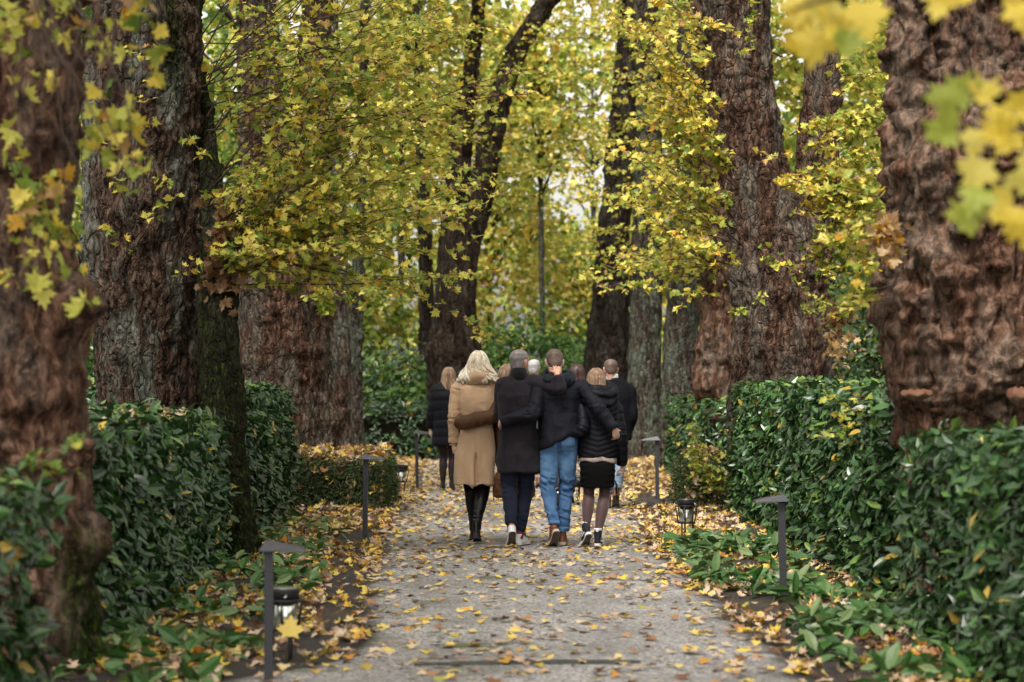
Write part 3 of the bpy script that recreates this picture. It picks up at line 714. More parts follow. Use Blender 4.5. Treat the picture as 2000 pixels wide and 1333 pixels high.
# ------------------------------------------------------------------ the second on the right: forked, furrowed
rows = px_rows(28.6, [(1530, 1010, 225), (1530, 900, 212), (1528, 760, 200), (1527, 680, 196), (1524, 600, 190), (1516, 520, 176), (1500, 440, 150), (1482, 360, 128), (1468, 280, 118), (1455, 180, 116), (1446, 80, 122), (1438, 0, 128), (1430, -200, 118), (1420, -600, 90)])
rt = tree('tall reddish maple with a forked trunk rising behind the right clipped hedge', base_of(rows), group=GR)
add_trunk(rt, rows, BARK_PINK, nseg=200, step=0.022, seed=61, fiss=0.024, ffreq=11, crag=0.010, knob=0.035, band=0.014, low=0.07,
          burls=[(-12, 2.15, 0.12, 0.12, 0.16), (-170, 2.6, 0.05, 0.1, 0.2), (-90, 2.5, 0.05, 0.3, 0.08), (-60, 2.75, 0.07, 0.2, 0.08), (-110, 1.85, 0.04, 0.3, 0.08), (-30, 2.7, 0.08, 0.12, 0.1)])
rows2 = px_rows(28.8, [(1560, 540, 120), (1576, 460, 104), (1590, 380, 90), (1598, 300, 80), (1604, 200, 72), (1610, 100, 68), (1615, 0, 66), (1625, -250, 56)])
add_trunk(rt, rows2, BARK_PINK, name='second_stem', nseg=90, step=0.03, seed=63, knob=0.035, band=0.02, burls=[(-90, 4.2, 0.06, 0.06, 0.05)])
sp = LSpray()
def fan(sp, x0, x1, y0, y1, Y, n, e0, e1, sg, L0, L1, ti, size=0.115, ydir=-0.15, tw=7):
    for k in range(n):
        el = R(random.uniform(e0, e1)); s_ = sg or random.choice((-1, 1))
        sp.shoot(at(random.uniform(x0, x1), random.uniform(y0, y1), Y), (s_ * math.cos(el), nrm(ydir, 0.35), math.sin(el)), random.uniform(L0, L1), size, ti, 0.12, tw, 0.007, 0.105, 0.6, 0.2, 0.21, 0.12)
fan(sp, 1420, 1450, 300, 610, 25.9, 25, -5, 70, -1, 0.7, 1.5, 0.50)
fan(sp, 1410, 1440, 40, 300, 25.9, 14, -15, 45, -1, 0.8, 1.4, 0.58)
fan(sp, 1540, 1620, 250, 560, 25.8, 20, 5, 80, 1, 0.4, 1.0, 0.50)
fan(sp, 1600, 1640, 120, 430, 26.0, 16, -10, 60, 1, 0.5, 1.0, 0.44)
fan(sp, 1480, 1560, 330, 430, 25.7, 8, -10, 30, 1, 0.4, 0.8, 0.62)
fan(sp, 1620, 1640, 400, 640, 26.0, 16, 0, 80, 1, 0.4, 0.9, 0.34)
for (a, b, c_, d_, n) in [(1440, 330, 1195, 20, 8), (1440, 240, 1260, 60, 6), (1450, 480, 1220, 300, 7), (1440, 560, 1250, 400, 7), (1540, 310, 1480, 300, 2)]:
    p0 = at(a, b, 25.9); p1 = at(c_, d_, 25.2); dv = p1 - p0
    sp.shoot(p0, dv, np.linalg.norm(dv), 0.115, 0.6, 0.05, n, 0.010, 0.1, 0.6, 0.3)
for (a, b) in [(1562, 605), (1625, 600), (1500, 520), (1480, 20), (1470, 90), (1560, 560), (1600, 525), (1465, 600)]:
    for k in range(3): sp.shoot(at(a, b, 25.8), rng.normal(size=3) * [1, .3, 1] + [0, -0.4, 0.1], 0.16, 0.10, 0.35, 0.1, 1, 0.003, 0.08)
for k in range(110):
    sp.leaf(at(nrm(1638, 12), random.uniform(590, 700), 25.9) + 0.06 * rng.normal(size=3), rng.normal(size=3), rng.normal(size=3) + [0, 0, -1], 0.085, random.uniform(0.9, 1))
canopy(sp, 3.2, 28.6, cz=11.2)
sp.build(rt)

plain_tree('short burly lumpy trunk right behind the forked maple, above the yellowing sapling', 32,
           [[(1408, 960, 105), (1406, 800, 92), (1402, 720, 86), (1404, 640, 80), (1400, 560, 68), (1396, 440, 56), (1390, 300, 50), (1384, 100, 46), (1378, -100, 42), (1370, -400, 30)]],
           BARK_BURL, GR, 71, [(1340, 1410, 60, 560, 34, -5, 65, -1, 1.3, 0.5)], (), knob=0.055, low=0.12, crag=0.03,
           burls=[(-60, 1.8, 0.08, 0.15, 0.12), (-120, 1.4, 0.08, 0.12, 0.15), (-30, 2.2, 0.07, 0.1, 0.1)])
plain_tree('grey lichened maple trunk rising behind the far right hedge', 39,
           [[(1330, 925, 105), (1330, 800, 84), (1330, 700, 74), (1334, 600, 68), (1338, 450, 62), (1342, 300, 56), (1346, 100, 52), (1350, -100, 46), (1352, -400, 34)]],
           BARK_GREY, GR, 75, [(1300, 1370, 40, 560, 34, 0, 60, 0, 1.5, 0.48)], (), knob=0.025)
plain_tree('grey furrowed maple at the path edge, just right of the suited man', 44,
           [[(1260, 915, 92), (1260, 840, 74), (1260, 740, 66), (1262, 600, 60), (1265, 400, 56), (1265, 200, 52), (1262, 0, 48), (1258, -300, 36)]],
           BARK_GREY, GR, 79, [(1235, 1290, 20, 560, 32, -5, 60, 0, 1.5, 0.5)], (), knob=0.025,
           moss=lambda V, a: 0.5 * np.clip(1 - np.abs(a - R(-20)) / 0.5, 0, 1))
plain_tree('dark leaning maple directly behind the heads of the girl and the suited man', 50,
           [[(1186, 900, 105), (1185, 800, 94), (1184, 700, 84), (1190, 600, 74), (1200, 450, 64), (1213, 300, 58), (1226, 150, 54), (1236, 0, 48), (1246, -200, 38), (1250, -400, 28)]],
           BARK_DARK, GR, 83, [(1160, 1250, -10, 520, 30, 0, 60, 0, 1.9, 0.5)])

# ------------------------------------------------------------------ the tree beside the camera whose branch hangs into view at the right
rt = tree('maple beside the viewer whose blurred golden branch hangs into the top right', (3.3, 6.6, 0), group=GR)
add_trunk(rt, np.array([[3.3, 6.6, -0.05, 0.5], [3.3, 6.6, 1, 0.42], [3.3, 6.6, 2.5, 0.4], [3.2, 6.6, 5, 0.34], [3.2, 6.5, 8, 0.25]]), BARK_BURL, nseg=64, step=0.06, seed=90)
sp = LSpray()
sp.twig(np.array([[3.1, 6.4, 2.9], [2.4, 6.2, 3.05], [1.7, 6.05, 2.85], [1.3, 6.0, 2.62], [0.95, 5.9, 2.5], [0.68, 5.85, 2.42]]), 0.02, 0.004, 7)
sp.twig(np.array([[1.9, 6.1, 2.92], [1.55, 5.95, 2.5], [1.4, 5.9, 2.15], [1.28, 5.85, 1.9]]), 0.010, 0.003, 6)
for (a, b, ti) in [(1570, 50, 0.62), (1545, 110, 0.66), (1600, 90, 0.62), (1640, 60, 0.6), (1650, 100, 0.34), (1690, 40, 0.64), (1700, 80, 0.62), (1560, 30, 0.6), (1620, 20, 0.5),
                   (1850, 15, 0.62), (1900, 0, 0.58), (1965, 10, 0.62), (1990, 40, 0.66), (1845, 200, 0.36), (1870, 190, 0.34), (1825, 275, 0.36), (1925, 205, 0.55), (1960, 240, 0.62), (1990, 220, 0.62), (1945, 280, 0.64),
                   (1985, 300, 0.6), (1910, 285, 0.5), (1895, 420, 0.36), (1920, 400, 0.38), (1915, 345, 0.5), (1985, 360, 0.45), (1990, 440, 0.64), (1970, 410, 0.6), (2010, 470, 0.66), (2015, 330, 0.5), (1885, 440, 0.4)]:
    p = at(a, b, nrm(6.5, 0.12))
    sp.leaf(p + [0, 0, 0.05], np.array([nrm(0, 0.4), -1, nrm(0.5, 0.3)]), np.array([nrm(-0.1, 0.5), -0.1, -1]), random.uniform(0.085, 0.118), ti if ti < 0.45 else min(0.77, ti + 0.12))
canopy(sp, 3.2, 6.6); canopy(sp, -0.9, 1.6, 1500, 10.2)  # second cloud added unseen over the path to shade the golden leaves
sp.build(rt)
# ================================================================== clipped hedges
M_CORE = simple('hedge_shade_core', (0.018, 0.016, 0.010), 0.9, 0, 0.1, 0.5, 30)  # twig-brown box added inside each hedge to block light and give inner shade
HEDGE_BOXES = []
def hedge(label, x0, x1, y0, y1, z1, size=0.115, dens=900, mat=None, tpl=LAUREL, side=1, group='clipped laurel hedges along the path', cat='hedge', top=1.0, tint=0.45, name='laurel_hedge', rough=0.07, up=0.45):
    """side: +1 the path lies towards +x, -1 towards -x"""
    cx, cy = (x0 + x1) / 2, (y0 + y1) / 2
    P = []; N = []
    def face(n, fn, nn):
        u, v = rng.random(n), rng.random(n)
        p = fn(u, v); P.append(p); N.append(np.tile(nn, (n, 1)))
    lx, ly = x1 - x0, y1 - y0
    xs_ = x1 if side > 0 else x0; xo = x0 if side > 0 else x1
    face(int(dens * lx * z1), lambda u, v: np.column_stack([x0 + u * lx, np.full_like(u, y0), v * z1]), (0, -1, 0))
    face(int(dens * ly * z1), lambda u, v: np.column_stack([np.full_like(u, xs_), y0 + u * ly, v * z1]), (side, 0, 0))
    face(int(dens * top * lx * ly * 0.7), lambda u, v: np.column_stack([x0 + u * lx, y0 + v * ly, np.full_like(u, z1)]), (0, 0, 1))
    face(int(dens * 0.25 * ly * z1), lambda u, v: np.column_stack([np.full_like(u, xo), y0 + u * ly, v * z1]), (-side, 0, 0))
    face(int(dens * 0.25 * lx * z1), lambda u, v: np.column_stack([x0 + u * lx, np.full_like(u, y1), v * z1]), (0, 1, 0))
    P = np.vstack(P); N = np.vstack(N).astype(float)
    # rounded arrises: pull points near two faces towards the middle
    q = np.stack([np.minimum(P[:, 0] - x0, x1 - P[:, 0]), np.minimum(P[:, 1] - y0, y1 - P[:, 1]), z1 - P[:, 2]], -1)
    r_ = 0.14; e = np.clip(1 - q / r_, 0, 1); s2 = np.sort(e, 1)
    pull = (s2[:, 1] ** 2) * 0.06
    C = np.array([cx, cy, z1 * 0.5]); dirc = unit(C - P)
    P = P + dirc * pull[:, None]
    depth = np.abs(rng.normal(size=len(P))) * rough - rough * 0.9 + 0.075 * fbm(P * 1.7, 2, 60) + 0.05 * fbm(P * 5, 2, 61)
    P = P - N * depth[:, None]
    P[:, 2] = np.maximum(P[:, 2], 0.02)
    kp = (fbm(P * 3.3, 2, 66) > -0.36) | (size < 0.06); P, N = P[kp], N[kp]
    NN = N * 0.75 + np.array([0, 0, up]) + 0.42 * rng.normal(size=P.shape)
    D = rng.normal(size=P.shape) * [1, 1, 0.7] + np.array([0, 0, 0.45]) + N * 0.45
    S = size * rng.uniform(0.6, 1.25, len(P))
    T = np.clip(tint + 0.22 * rng.normal(size=len(P)) + 0.2 * fbm(P * 2.2, 2, 63), 0, 0.95)
    T[rng.random(len(P)) < 0.016] = 1.0; yg = (N[:, 2] > 0.5) & (rng.random(len(P)) < 0.10); T[yg] = 0.95
    V, F, tt = scatter(tpl, P - [cx, cy, 0], NN, D, S, T)
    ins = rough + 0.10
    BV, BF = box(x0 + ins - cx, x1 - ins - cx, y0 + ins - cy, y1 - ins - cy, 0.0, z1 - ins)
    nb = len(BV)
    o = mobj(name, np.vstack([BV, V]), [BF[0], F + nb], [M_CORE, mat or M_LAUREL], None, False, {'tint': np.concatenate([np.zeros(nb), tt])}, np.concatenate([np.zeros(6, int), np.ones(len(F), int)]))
    o.location = (cx, cy, 0)
    HEDGE_BOXES.append((x0, x1, y0, y1, z1))
    return tag(o, label, cat, group)
hedge('blurred laurel hedge in the bottom left corner in front of the nearest trunk', -4.0, -2.15, 8.2, 11.15, 1.04, 0.115, 800, tpl=LAUREL_LO)
hedge('long laurel hedge on the left with fallen leaves on top, before the mossy stem', -4.2, -2.32, 13.4, 19.35, 1.2, 0.112, 950, top=0.9)
hedge('tall narrow laurel hedge face showing behind the mossy stem on the left', -4.2, -2.45, 20.9, 26.4, 1.36, 0.112, 950, top=0.6)
hedge('dark laurel hedge across the far left end of the path behind the farthest lamp', -3.3, -1.45, 44, 45.6, 1.04, 0.13, 520, tpl=LAUREL_LO, top=0.8, tint=0.3)
hedge('far laurel hedge between the path and the grey lichened trunk on the right', 2.42, 4.2, 29.6, 37.2, 1.15, 0.125, 520, tpl=LAUREL_LO, side=-1, top=0.7)
hedge('big clipped laurel hedge on the right below the tall forked maple', 2.5, 4.6, 16.1, 27.0, 1.39, 0.115, 950, side=-1, top=0.6, tint=0.5)
hedge('blurred laurel hedge in the bottom right corner before the knobbly reddish maple', 2.36, 4.3, 8.0, 14.45, 1.17, 0.115, 800, tpl=LAUREL_LO, side=-1, top=0.8, tint=0.42)
hedge('knee-high small-leaved hedge on the left with its top buried in fallen leaves', -2.72, -1.46, 27.3, 29.9, 0.6, 0.040, 4200, M_BOX, LAUREL_LO, 1, 'low small-leaved hedges', top=0.7, name='box_hedge', rough=0.05)
hedge('low small-leaved hedge on the right under the yellowing maple sapling', 1.98, 2.46, 27.5, 29.4, 0.58, 0.040, 4200, M_BOX, LAUREL_LO, -1, 'low small-leaved hedges', top=0.7, name='box_hedge', rough=0.06)

# ================================================================== shrubs
def shrub(label, c, rad, n, size, mat, tint=0.5, tpl=LAUREL_LO, name='shrub', cat='shrub', stems=7, group=None, csize=0.25, clumps=None):
    rt = empty(name, (c[0], c[1], 0), 0, label, cat, group)
    sp = LSpray(); cc = sp.cloud(c, rad, n, size, tint, 0.2, clumps, 0.6, csize, 0.35)
    for q in cc[:stems * 3]:
        b = np.array([c[0] + nrm(0, 0.12), c[1] + nrm(0, 0.12), 0.0]); sp.twig(np.array([b, b * 0.5 + q * 0.5 + [0, 0, 0.15], q]), 0.02, 0.006, 5)
    for i in range(len(sp.P)):
        sp.N[i] = sp.N[i] + 0.9 * unit(sp.P[i] - np.asarray(c)); sp.P[i][2] = max(sp.P[i][2], 0.03)
    sp.build(rt, tpl=tpl, mat=mat, crown='foliage', branches='stems')
    return rt
shrub('tall dark evergreen shrub above the far hedge, left of the forked maple', (-2.2, 47.3, 1.2), (1.0, 0.8, 1.0), 3800, 0.15, M_LAUREL, 0.75)
shrub('fresh green ferny shrub between the dark evergreen and the forked maple', (-1.62, 46.4, 0.85), (0.55, 0.5, 0.6), 1600, 0.12, M_GREEN, 0.5, QUADLEAF)
shrub('broad bright green shrub at the far end, behind the heads of the couple', (0.35, 56, 1.45), (1.75, 1.0, 1.5), 6000, 0.15, M_GREEN, 0.35)
shrub('darker glossy shrub at the far end, just left of the dark leaning maple', (1.75, 58, 1.3), (1.1, 0.9, 1.3), 3200, 0.15, M_LAUREL, 0.8)
shrub('leafy green bush glimpsed between the two nearest trunks on the left', (-4.75, 27.5, 1.0), (0.75, 0.8, 1.15), 2200, 0.13, M_GREEN, 0.3, QUADLEAF)
shrub('dark tall bush in the gap behind the right hedge, beside the forked maple', (5.2, 33, 1.6), (1.2, 1.0, 1.9), 4200, 0.15, M_LAUREL, 0.55)
shrub('dark undergrowth bush farther back in the gap on the right', (6.6, 40, 2.0), (2.0, 1.2, 2.4), 4200, 0.18, M_LAUREL, 0.6)
shrub('dim evergreen bush behind the pinkish trunk on the left', (-5.3, 38, 1.8), (1.6, 1.2, 2.2), 4000, 0.17, M_LAUREL, 0.6)
shrub('loose yellow-green bush behind the dark narrow trunks on the left', (-3.3, 52, 1.9), (1.4, 1.0, 1.8), 2600, 0.14, M_LEAF, 0.3, MAPLE_LO)

rt = empty('maple_sapling', (2.44, 27.0, 0), 0, 'yellow-green maple sapling growing out of the low hedge on the right', 'sapling')
sp = LSpray()
for k in range(9):
    o_ = np.array([2.36 + nrm(0, 0.10), 26.95 + nrm(0, 0.15), 0.05]); sp.shoot(o_, (nrm(-0.15, 0.3), nrm(-0.2, 0.3), 1), random.uniform(0.6, 1.25), 0.095, 0.3, 0.1, 5, 0.006, 0.10, 0.8, 0.35)
sp.build(rt)

# ================================================================== trees beyond the end of the path
GB = 'trees beyond the end of the path'
def far_tree(label, X, Y, h, cz, rad, n, size, tint, r0=0.075, mat=None):
    rt = empty('tree', (X, Y, 0), 0, label, 'tree', GB)
    lean = nrm(0, 0.25)
    rows = np.array([[X, Y, -0.05, r0 * 1.3], [X + 0.05, Y, 0.8, r0], [X + lean * 0.5, Y, h * 0.45, r0 * 0.75], [X + lean, Y, h * 0.9, r0 * 0.3]])
    add_trunk(rt, rows, mat or BARK_GREY, nseg=36, step=0.15, seed=int(Y * 3) % 97)  # default grey bark is paler, putting haze into the far trunks' colour
    sp = LSpray(); cc = sp.cloud((X + lean * 0.5, Y, cz), rad, n, size, tint, 0.17, n // 40, 0.5, 0.42)
    for q in cc[:26]:
        b = np.array([X + lean * 0.5 * min(1, q[2] / h), Y, max(1.2, min(h * 0.88, q[2] - 0.9))])
        sp.twig(np.array([b, b * 0.4 + q * 0.6 + [0, 0, 0.25], q]), 0.045, 0.012, 5)
    sp.build(rt, tpl=QUADLEAF if Y > 80 else MAPLE_LO)
FT = [('tall yellow maple crown filling the view above the bright green shrub', 0.75, 62, 15, 9.4, (1.9, 2.0, 3.4), 3400, 0.17, 0.45),
      ('tall maple crown seen left of the forked trunk near the top edge', -2.6, 55, 15, 9.6, (2.0, 2.0, 3.6), 3600, 0.17, 0.42),
      ('tall maple crown behind the leaning dark trunk near the top edge', 4.0, 57, 15, 9.6, (1.7, 2.0, 3.6), 3400, 0.17, 0.46),
      ('maple crown in the wood between the thick and the pinkish trunks on the left', -6.3, 35, 12, 6.2, (1.6, 1.6, 3.2), 2400, 0.14, 0.2),
      ('maple crown in the wood seen through the fork on the right', 5.5, 45, 13, 7.2, (1.6, 1.6, 3.6), 3200, 0.15, 0.42),
      ('golden maple far behind the forked trunk', -3.6, 60, 13, 6.2, (2.6, 2.2, 4.6), 5200, 0.17, 0.5),
      ('green-tinged maple far behind the double-stemmed trunk on the left', -7.2, 57, 13, 5.5, (2.6, 2.2, 4.6), 3400, 0.17, 0.25),
      ('yellow maple seen in the middle over the bright green shrub', -0.6, 66, 14, 7.0, (2.1, 2.2, 4.8), 5000, 0.17, 0.46),
      ('low spreading yellowish maple under the patch of bright sky', 2.3, 70, 7, 4.3, (2.6, 2.0, 2.2), 4000, 0.16, 0.42),
      ('open-crowned maple with sky showing through it at the far end', 2.6, 77, 15, 10.0, (2.2, 2.2, 3.2), 900, 0.17, 0.5),
      ('maple far behind the grey trunks on the right', 5.2, 60, 13, 6.5, (2.4, 2.2, 4.8), 4800, 0.17, 0.46),
      ('maple deep in the wood behind the big right hedge', 8.0, 52, 13, 5.8, (2.3, 2.2, 4.8), 4200, 0.17, 0.4),
      ('maple in the wood behind the gap beside the knobbly right trunk', 6.3, 37, 12, 5.2, (1.5, 2.0, 3.2), 2600, 0.14, 0.36),
      ('maple in the wood behind the thick coarse trunk on the left', -8.5, 42, 13, 6.2, (2.3, 2.0, 4.0), 3800, 0.15, 0.42),
      ('dim maple between the pinkish trunk and the double-stemmed one', -5.2, 47, 13, 6.4, (1.7, 1.6, 4.0), 3000, 0.14, 0.22)]
for f in FT: far_tree(*f)

# the far wood as one mass
n = 30000
P = np.column_stack([rng.uniform(-26, 26, n), rng.uniform(94, 112, n), 0.2 + 17 * rng.random(n) ** 1.05])
keep = ~((P[:, 0] > 1.4) & (P[:, 0] < 4.2) & (P[:, 2] > 8.0) & (rng.random(n) < 0.85)); P = P[keep]; n = len(P)
keep = fbm(P * 0.35, 2, 77) > -0.22; P = P[keep]; n = len(P)
m = 15000; sd = np.where(rng.random(m) < 0.5, -1, 1)                # and its two flanks behind the rows of trees
Q = np.column_stack([sd * rng.uniform(9.5, 15, m), rng.uniform(10, 94, m), 11 * rng.random(m) ** 1.1]); Q[:, 0] *= np.clip(Q[:, 1] / 55, 1, 2)
Q = Q[fbm(Q * 0.4, 2, 79) > -0.25]; P = np.vstack([P, Q]); n = len(P)
V, F, T = scatter(QUADLEAF, P, np.array([0, -0.5, 0.4]) + 0.7 * rng.normal(size=(n, 3)), rand_unit(n), 0.36 * rng.uniform(0.6, 1.3, n), np.clip(0.38 + 0.35 * fbm(P * 0.3, 2, 78) + 0.14 * rng.normal(size=n), 0, 0.95))
o = mobj('far_wood', V, F, M_LEAF, None, False, {'tint': T}); tag(o, 'hazy yellow-green wood closing the view behind every other tree', 'wood', kind='stuff')

# ================================================================== fallen leaves
def litter(P, up=0.28, size=(0.036, 0.078), tint=None, ck=1.0):
    n = len(P); out = []
    grp = rng.integers(0, 4, n)
    N = np.array([0, 0, 1.0]) + up * rng.normal(size=(n, 3)); D = rng.normal(size=(n, 3)) * [1, 1, 0.1]
    S = rng.uniform(*size, n); T = rng.random(n) if tint is None else tint
    for g, c_ in enumerate((0.7, -0.5, 1.3, 0.15)):
        m = grp == g
        V, F, t_ = scatter(curl(MAPLE, c_ * ck), P[m], N[m], D[m], S[m], T[m]); out.append((V, F, t_))
    V, F = join([(a, [b]) for a, b, _ in out]); return V, F[0], np.concatenate([c_ for *_, c_ in out])
def path_litter(n):
    y = 11 + 42 * rng.random(n * 3) ** 1.0; u = rng.random(n * 3)
    x = path_l(y) * (1 - u) + path_r(y) * u
    w_ = 0.27 + 0.62 * np.clip((y - 15) / 13, 0, 1) + 0.5 * np.abs(2 * u - 1) ** 3 + 0.5 * fbm(np.column_stack([x * 1.6, y * 0.8, x * 0]), 3, 90)
    k = rng.random(n * 3) < w_ * 0.55
    return np.column_stack([x, y, np.full_like(x, 0.016)])[k][:n]
P1 = path_litter(7600); P1[:, 2] += rng.random(len(P1)) * 0.01
SOIL_SPOTS = [(-1.08, 13.5, 0.16, 0.6), (-1.10, 15.6, 0.15, 0.8), (-1.2, 18.2, 0.16, 0.9), (-1.42, 22.6, 0.24, 0.9), (-1.38, 20.4, 0.16, 0.7), (1.72, 13.4, 0.24, 0.6), (1.66, 16.1, 0.26, 0.8), (1.72, 29.4, 0.25, 1.2), (-1.5, 31.5, 0.3, 1.6), (1.75, 12.2, 0.2, 0.5)]
def bed(n, side):
    y = 10.5 + 44 * rng.random(n); o_ = np.abs(rng.normal(size=n)) * 0.75 - 0.05
    x = np.where(side < 0, path_l(y) - o_, path_r(y) + o_)
    f = fbm(np.column_stack([x * 2.2, y * 1.1, x * 0]), 3, 95)
    k = (rng.random(n) < np.clip(0.78 + 1.6 * f - 0.5 * np.exp(-np.abs(o_ - 0.10) / 0.12), 0.10, 1)) & ((np.abs(x) > 0.8))
    for (sx, sy, rx, ry) in SOIL_SPOTS: k &= ~((((x - sx) / rx) ** 2 + ((y - sy) / ry) ** 2 < 1 + 0.8 * f) & (rng.random(n) < 0.85))
    x, y = x[k], y[k]
    return np.column_stack([x, y, ground_z(x, y) + 0.012 + 0.045 * rng.random(len(x)) ** 2])
P2 = np.vstack([bed(21000, -1), bed(17500, 1)])
la = litter(P1, 0.15, (0.042, 0.086), None, 0.35); lb = litter(P2, 0.34)
V, F = join([(la[0], [la[1]]), (lb[0], [lb[1]])]); F = F[0]; T = np.concatenate([la[2], lb[2]])
o = mobj('fallen_leaves', V, F, M_LITTER, None, False, {'tint': T}); tag(o, 'yellow, tan and brown maple leaves scattered over the path and beds', 'fallen leaves', kind='stuff')
def hedge_top(i, n, edge=None):
    x0, x1, y0, y1, z1 = HEDGE_BOXES[i]
    x, y = rng.uniform(x0 + 0.05, x1 - 0.05, n), rng.uniform(y0 + 0.03, y1 - 0.03, n)
    P = np.column_stack([x, y, np.full(n, z1)]); P[:, 2] += -0.02 - (0.075 * fbm(P * 1.7, 2, 60) + 0.05 * fbm(P * 5, 2, 61)) + 0.08 * rng.random(n); return P
P = np.vstack([hedge_top(1, 900), hedge_top(0, 20), hedge_top(2, 70), hedge_top(5, 90), hedge_top(6, 60), hedge_top(7, 900), hedge_top(7, 120) - [0, 0, 0.05], hedge_top(8, 170)])
f7 = HEDGE_BOXES[7]; f8 = HEDGE_BOXES[8]
for (b_, n, xx) in ((f7, 45, f7[1]), (f8, 30, f8[0])):           # leaves hanging in the sides of the low hedges
    P = np.vstack([P, np.column_stack([rng.uniform(b_[0], b_[1], n), np.full(n, b_[2] - 0.03), rng.uniform(0.05, b_[4], n)]), np.column_stack([np.full(n, xx), rng.uniform(b_[2], b_[3], n), rng.uniform(0.05, b_[4], n)])])
V, F, T = litter(P, 0.6, (0.05, 0.095))
o = mobj('fallen_leaves', V, F, M_LITTER, None, False, {'tint': T}); tag(o, 'fallen maple leaves caught on top of the clipped hedges', 'fallen leaves', kind='stuff')

# green laurel clippings lying in heaps beside the path
def clippings(spots):
    P = []
    for (x0, x1, y0, y1, n, h) in spots:
        x = rng.uniform(x0, x1, n * 2); y = rng.uniform(y0, y1, n * 2)
        k = fbm(np.column_stack([x * 2.5, y * 1.6, x * 0]), 2, 99) > -0.08
        x, y = x[k][:n], y[k][:n]; P.append(np.column_stack([x, y, ground_z(x, y) + 0.03 + h * rng.random(len(x)) ** 1.5]))
    P = np.vstack(P); n = len(P)
    N = np.array([0, -0.15, 0.9]) + 0.5 * rng.normal(size=(n, 3)); D = rng.normal(size=(n, 3)) * [1, 1, 0.35]
    return scatter(LAUREL, P, N, D, rng.uniform(0.09, 0.17, n), rng.random(n))
V, F, T = clippings([(1.38, 2.3, 17.2, 22.0, 640, 0.10), (1.62, 2.5, 13.0, 17.2, 520, 0.08), (-2.4, -1.40, 13.0, 18.5, 400, 0.07), (-2.3, -1.4, 11, 13.5, 190, 0.08), (-2.35, -1.6, 18.5, 25, 260, 0.06), (1.7, 2.5, 11, 13, 160, 0.08)])
o = mobj('laurel_clippings', V, F, M_CUT, None, False, {'tint': T}); tag(o, 'green laurel leaves lying in heaps along both edges of the path', 'clippings', kind='stuff')

# ================================================================== bracket fungi on the right trunk
def fungus(label, p, w_, d_, h_):
    n = 28; th = np.linspace(0, np.pi, n); V = []; 
    prof = [(0.05, 0.55), (0.5, 0.75), (0.85, 0.55), (1.0, 0.18), (0.97, -0.05), (0.6, -0.35), (0.2, -0.75)]
    for (q, z) in prof:
        for a in th: V.append([q * w_ / 2 * math.cos(a), -q * d_ * math.sin(a) * (1 + 0.06 * math.sin(5 * a)), z * h_ + 0.006 * math.sin(7 * a + q * 5)])
    Q = grid_faces(len(prof), n, False)
    o = mobj('bracket_fungus', np.array(V), Q, M_FUNG, None, True); o.location = p
    return tag(o, label, 'fungus', 'bracket fungi on the right trunk')
t = NT('bracket_fungus'); v = t.coord()
zc = t.n('ShaderNodeSeparateXYZ', {0: v}).outputs[2]
M_FUNG = t.done(t.bsdf(t.mix(t.noise(v, 18, 4), t.ramp(t.math('ADD', zc, 0.5), [(0.49, (0.24, 0.17, 0.11)), (0.515, (0.12, 0.045, 0.022))]), (0.16, 0.07, 0.035)), 0.7, t.bump(t.noise(v, 40, 3), 0.4, 0.01)))
p = at(1790, 772, 14.72); fungus('rusty bracket fungus on the left flank of the knobbly maple, above the hedge', p, 0.20, 0.15, 0.045)
p = at(1992, 776, 14.68); fungus('pale-bellied bracket fungus on the knobbly maple, cut by the right frame edge', p, 0.17, 0.13, 0.08)
p = at(1736, 427, 15.12); fungus('small dark bracket fungus high on the left edge of the knobbly maple', p, 0.12, 0.12, 0.03)

# ================================================================== path lamps and grave lanterns
M_ANTH = simple('anthracite_metal', (0.045, 0.045, 0.052), 0.5, 0.3, 0.5, 0.12, 60, 0.05)
M_DIFF = simple('lamp_diffuser', (0.6, 0.6, 0.57), 0.5)
def lamp():
    rt = empty('path_lamp', (0, 0, 0))
    V, F = box(-0.022, 0.022, -0.022, 0.022, -0.05, 0.742); bevel_obj(mobj('post', V, F, M_ANTH, rt, False), 0.003)
    V = np.array([[-0.05, -0.065, 0], [0.185, -0.065, 0], [0.185, 0.065, 0], [-0.05, 0.065, 0],
                  [-0.012, -0.04, 0.052], [0.178, -0.055, 0.016], [0.178, 0.055, 0.016], [-0.012, 0.04, 0.052]], float) + [0, 0, 0.744]
    F = [np.array([[0, 3, 2, 1], [4, 5, 6, 7], [0, 1, 5, 4], [1, 2, 6, 5], [2, 3, 7, 6], [3, 0, 4, 7]])]
    hd = bevel_obj(mobj('lamp_head', V, F, M_ANTH, rt, False), 0.004)
    V, F = box(0.035, 0.17, -0.045, 0.045, 0.738, 0.7425); mobj('diffuser', V, F, M_DIFF, hd, False)
    V, F = box(-0.05, 0.05, -0.05, 0.05, -0.02, 0.008); bevel_obj(mobj('base_plate', V, F, M_ANTH, rt, False), 0.002)
    return rt
def copy_tree(o, parent=None):
    c = o.copy(); COL.objects.link(c); c.parent = parent
    for ch in list(o.children): copy_tree(ch, c)
    return c
L0 = lamp(); GLAMP = 'anthracite path lamps beside the gravel'
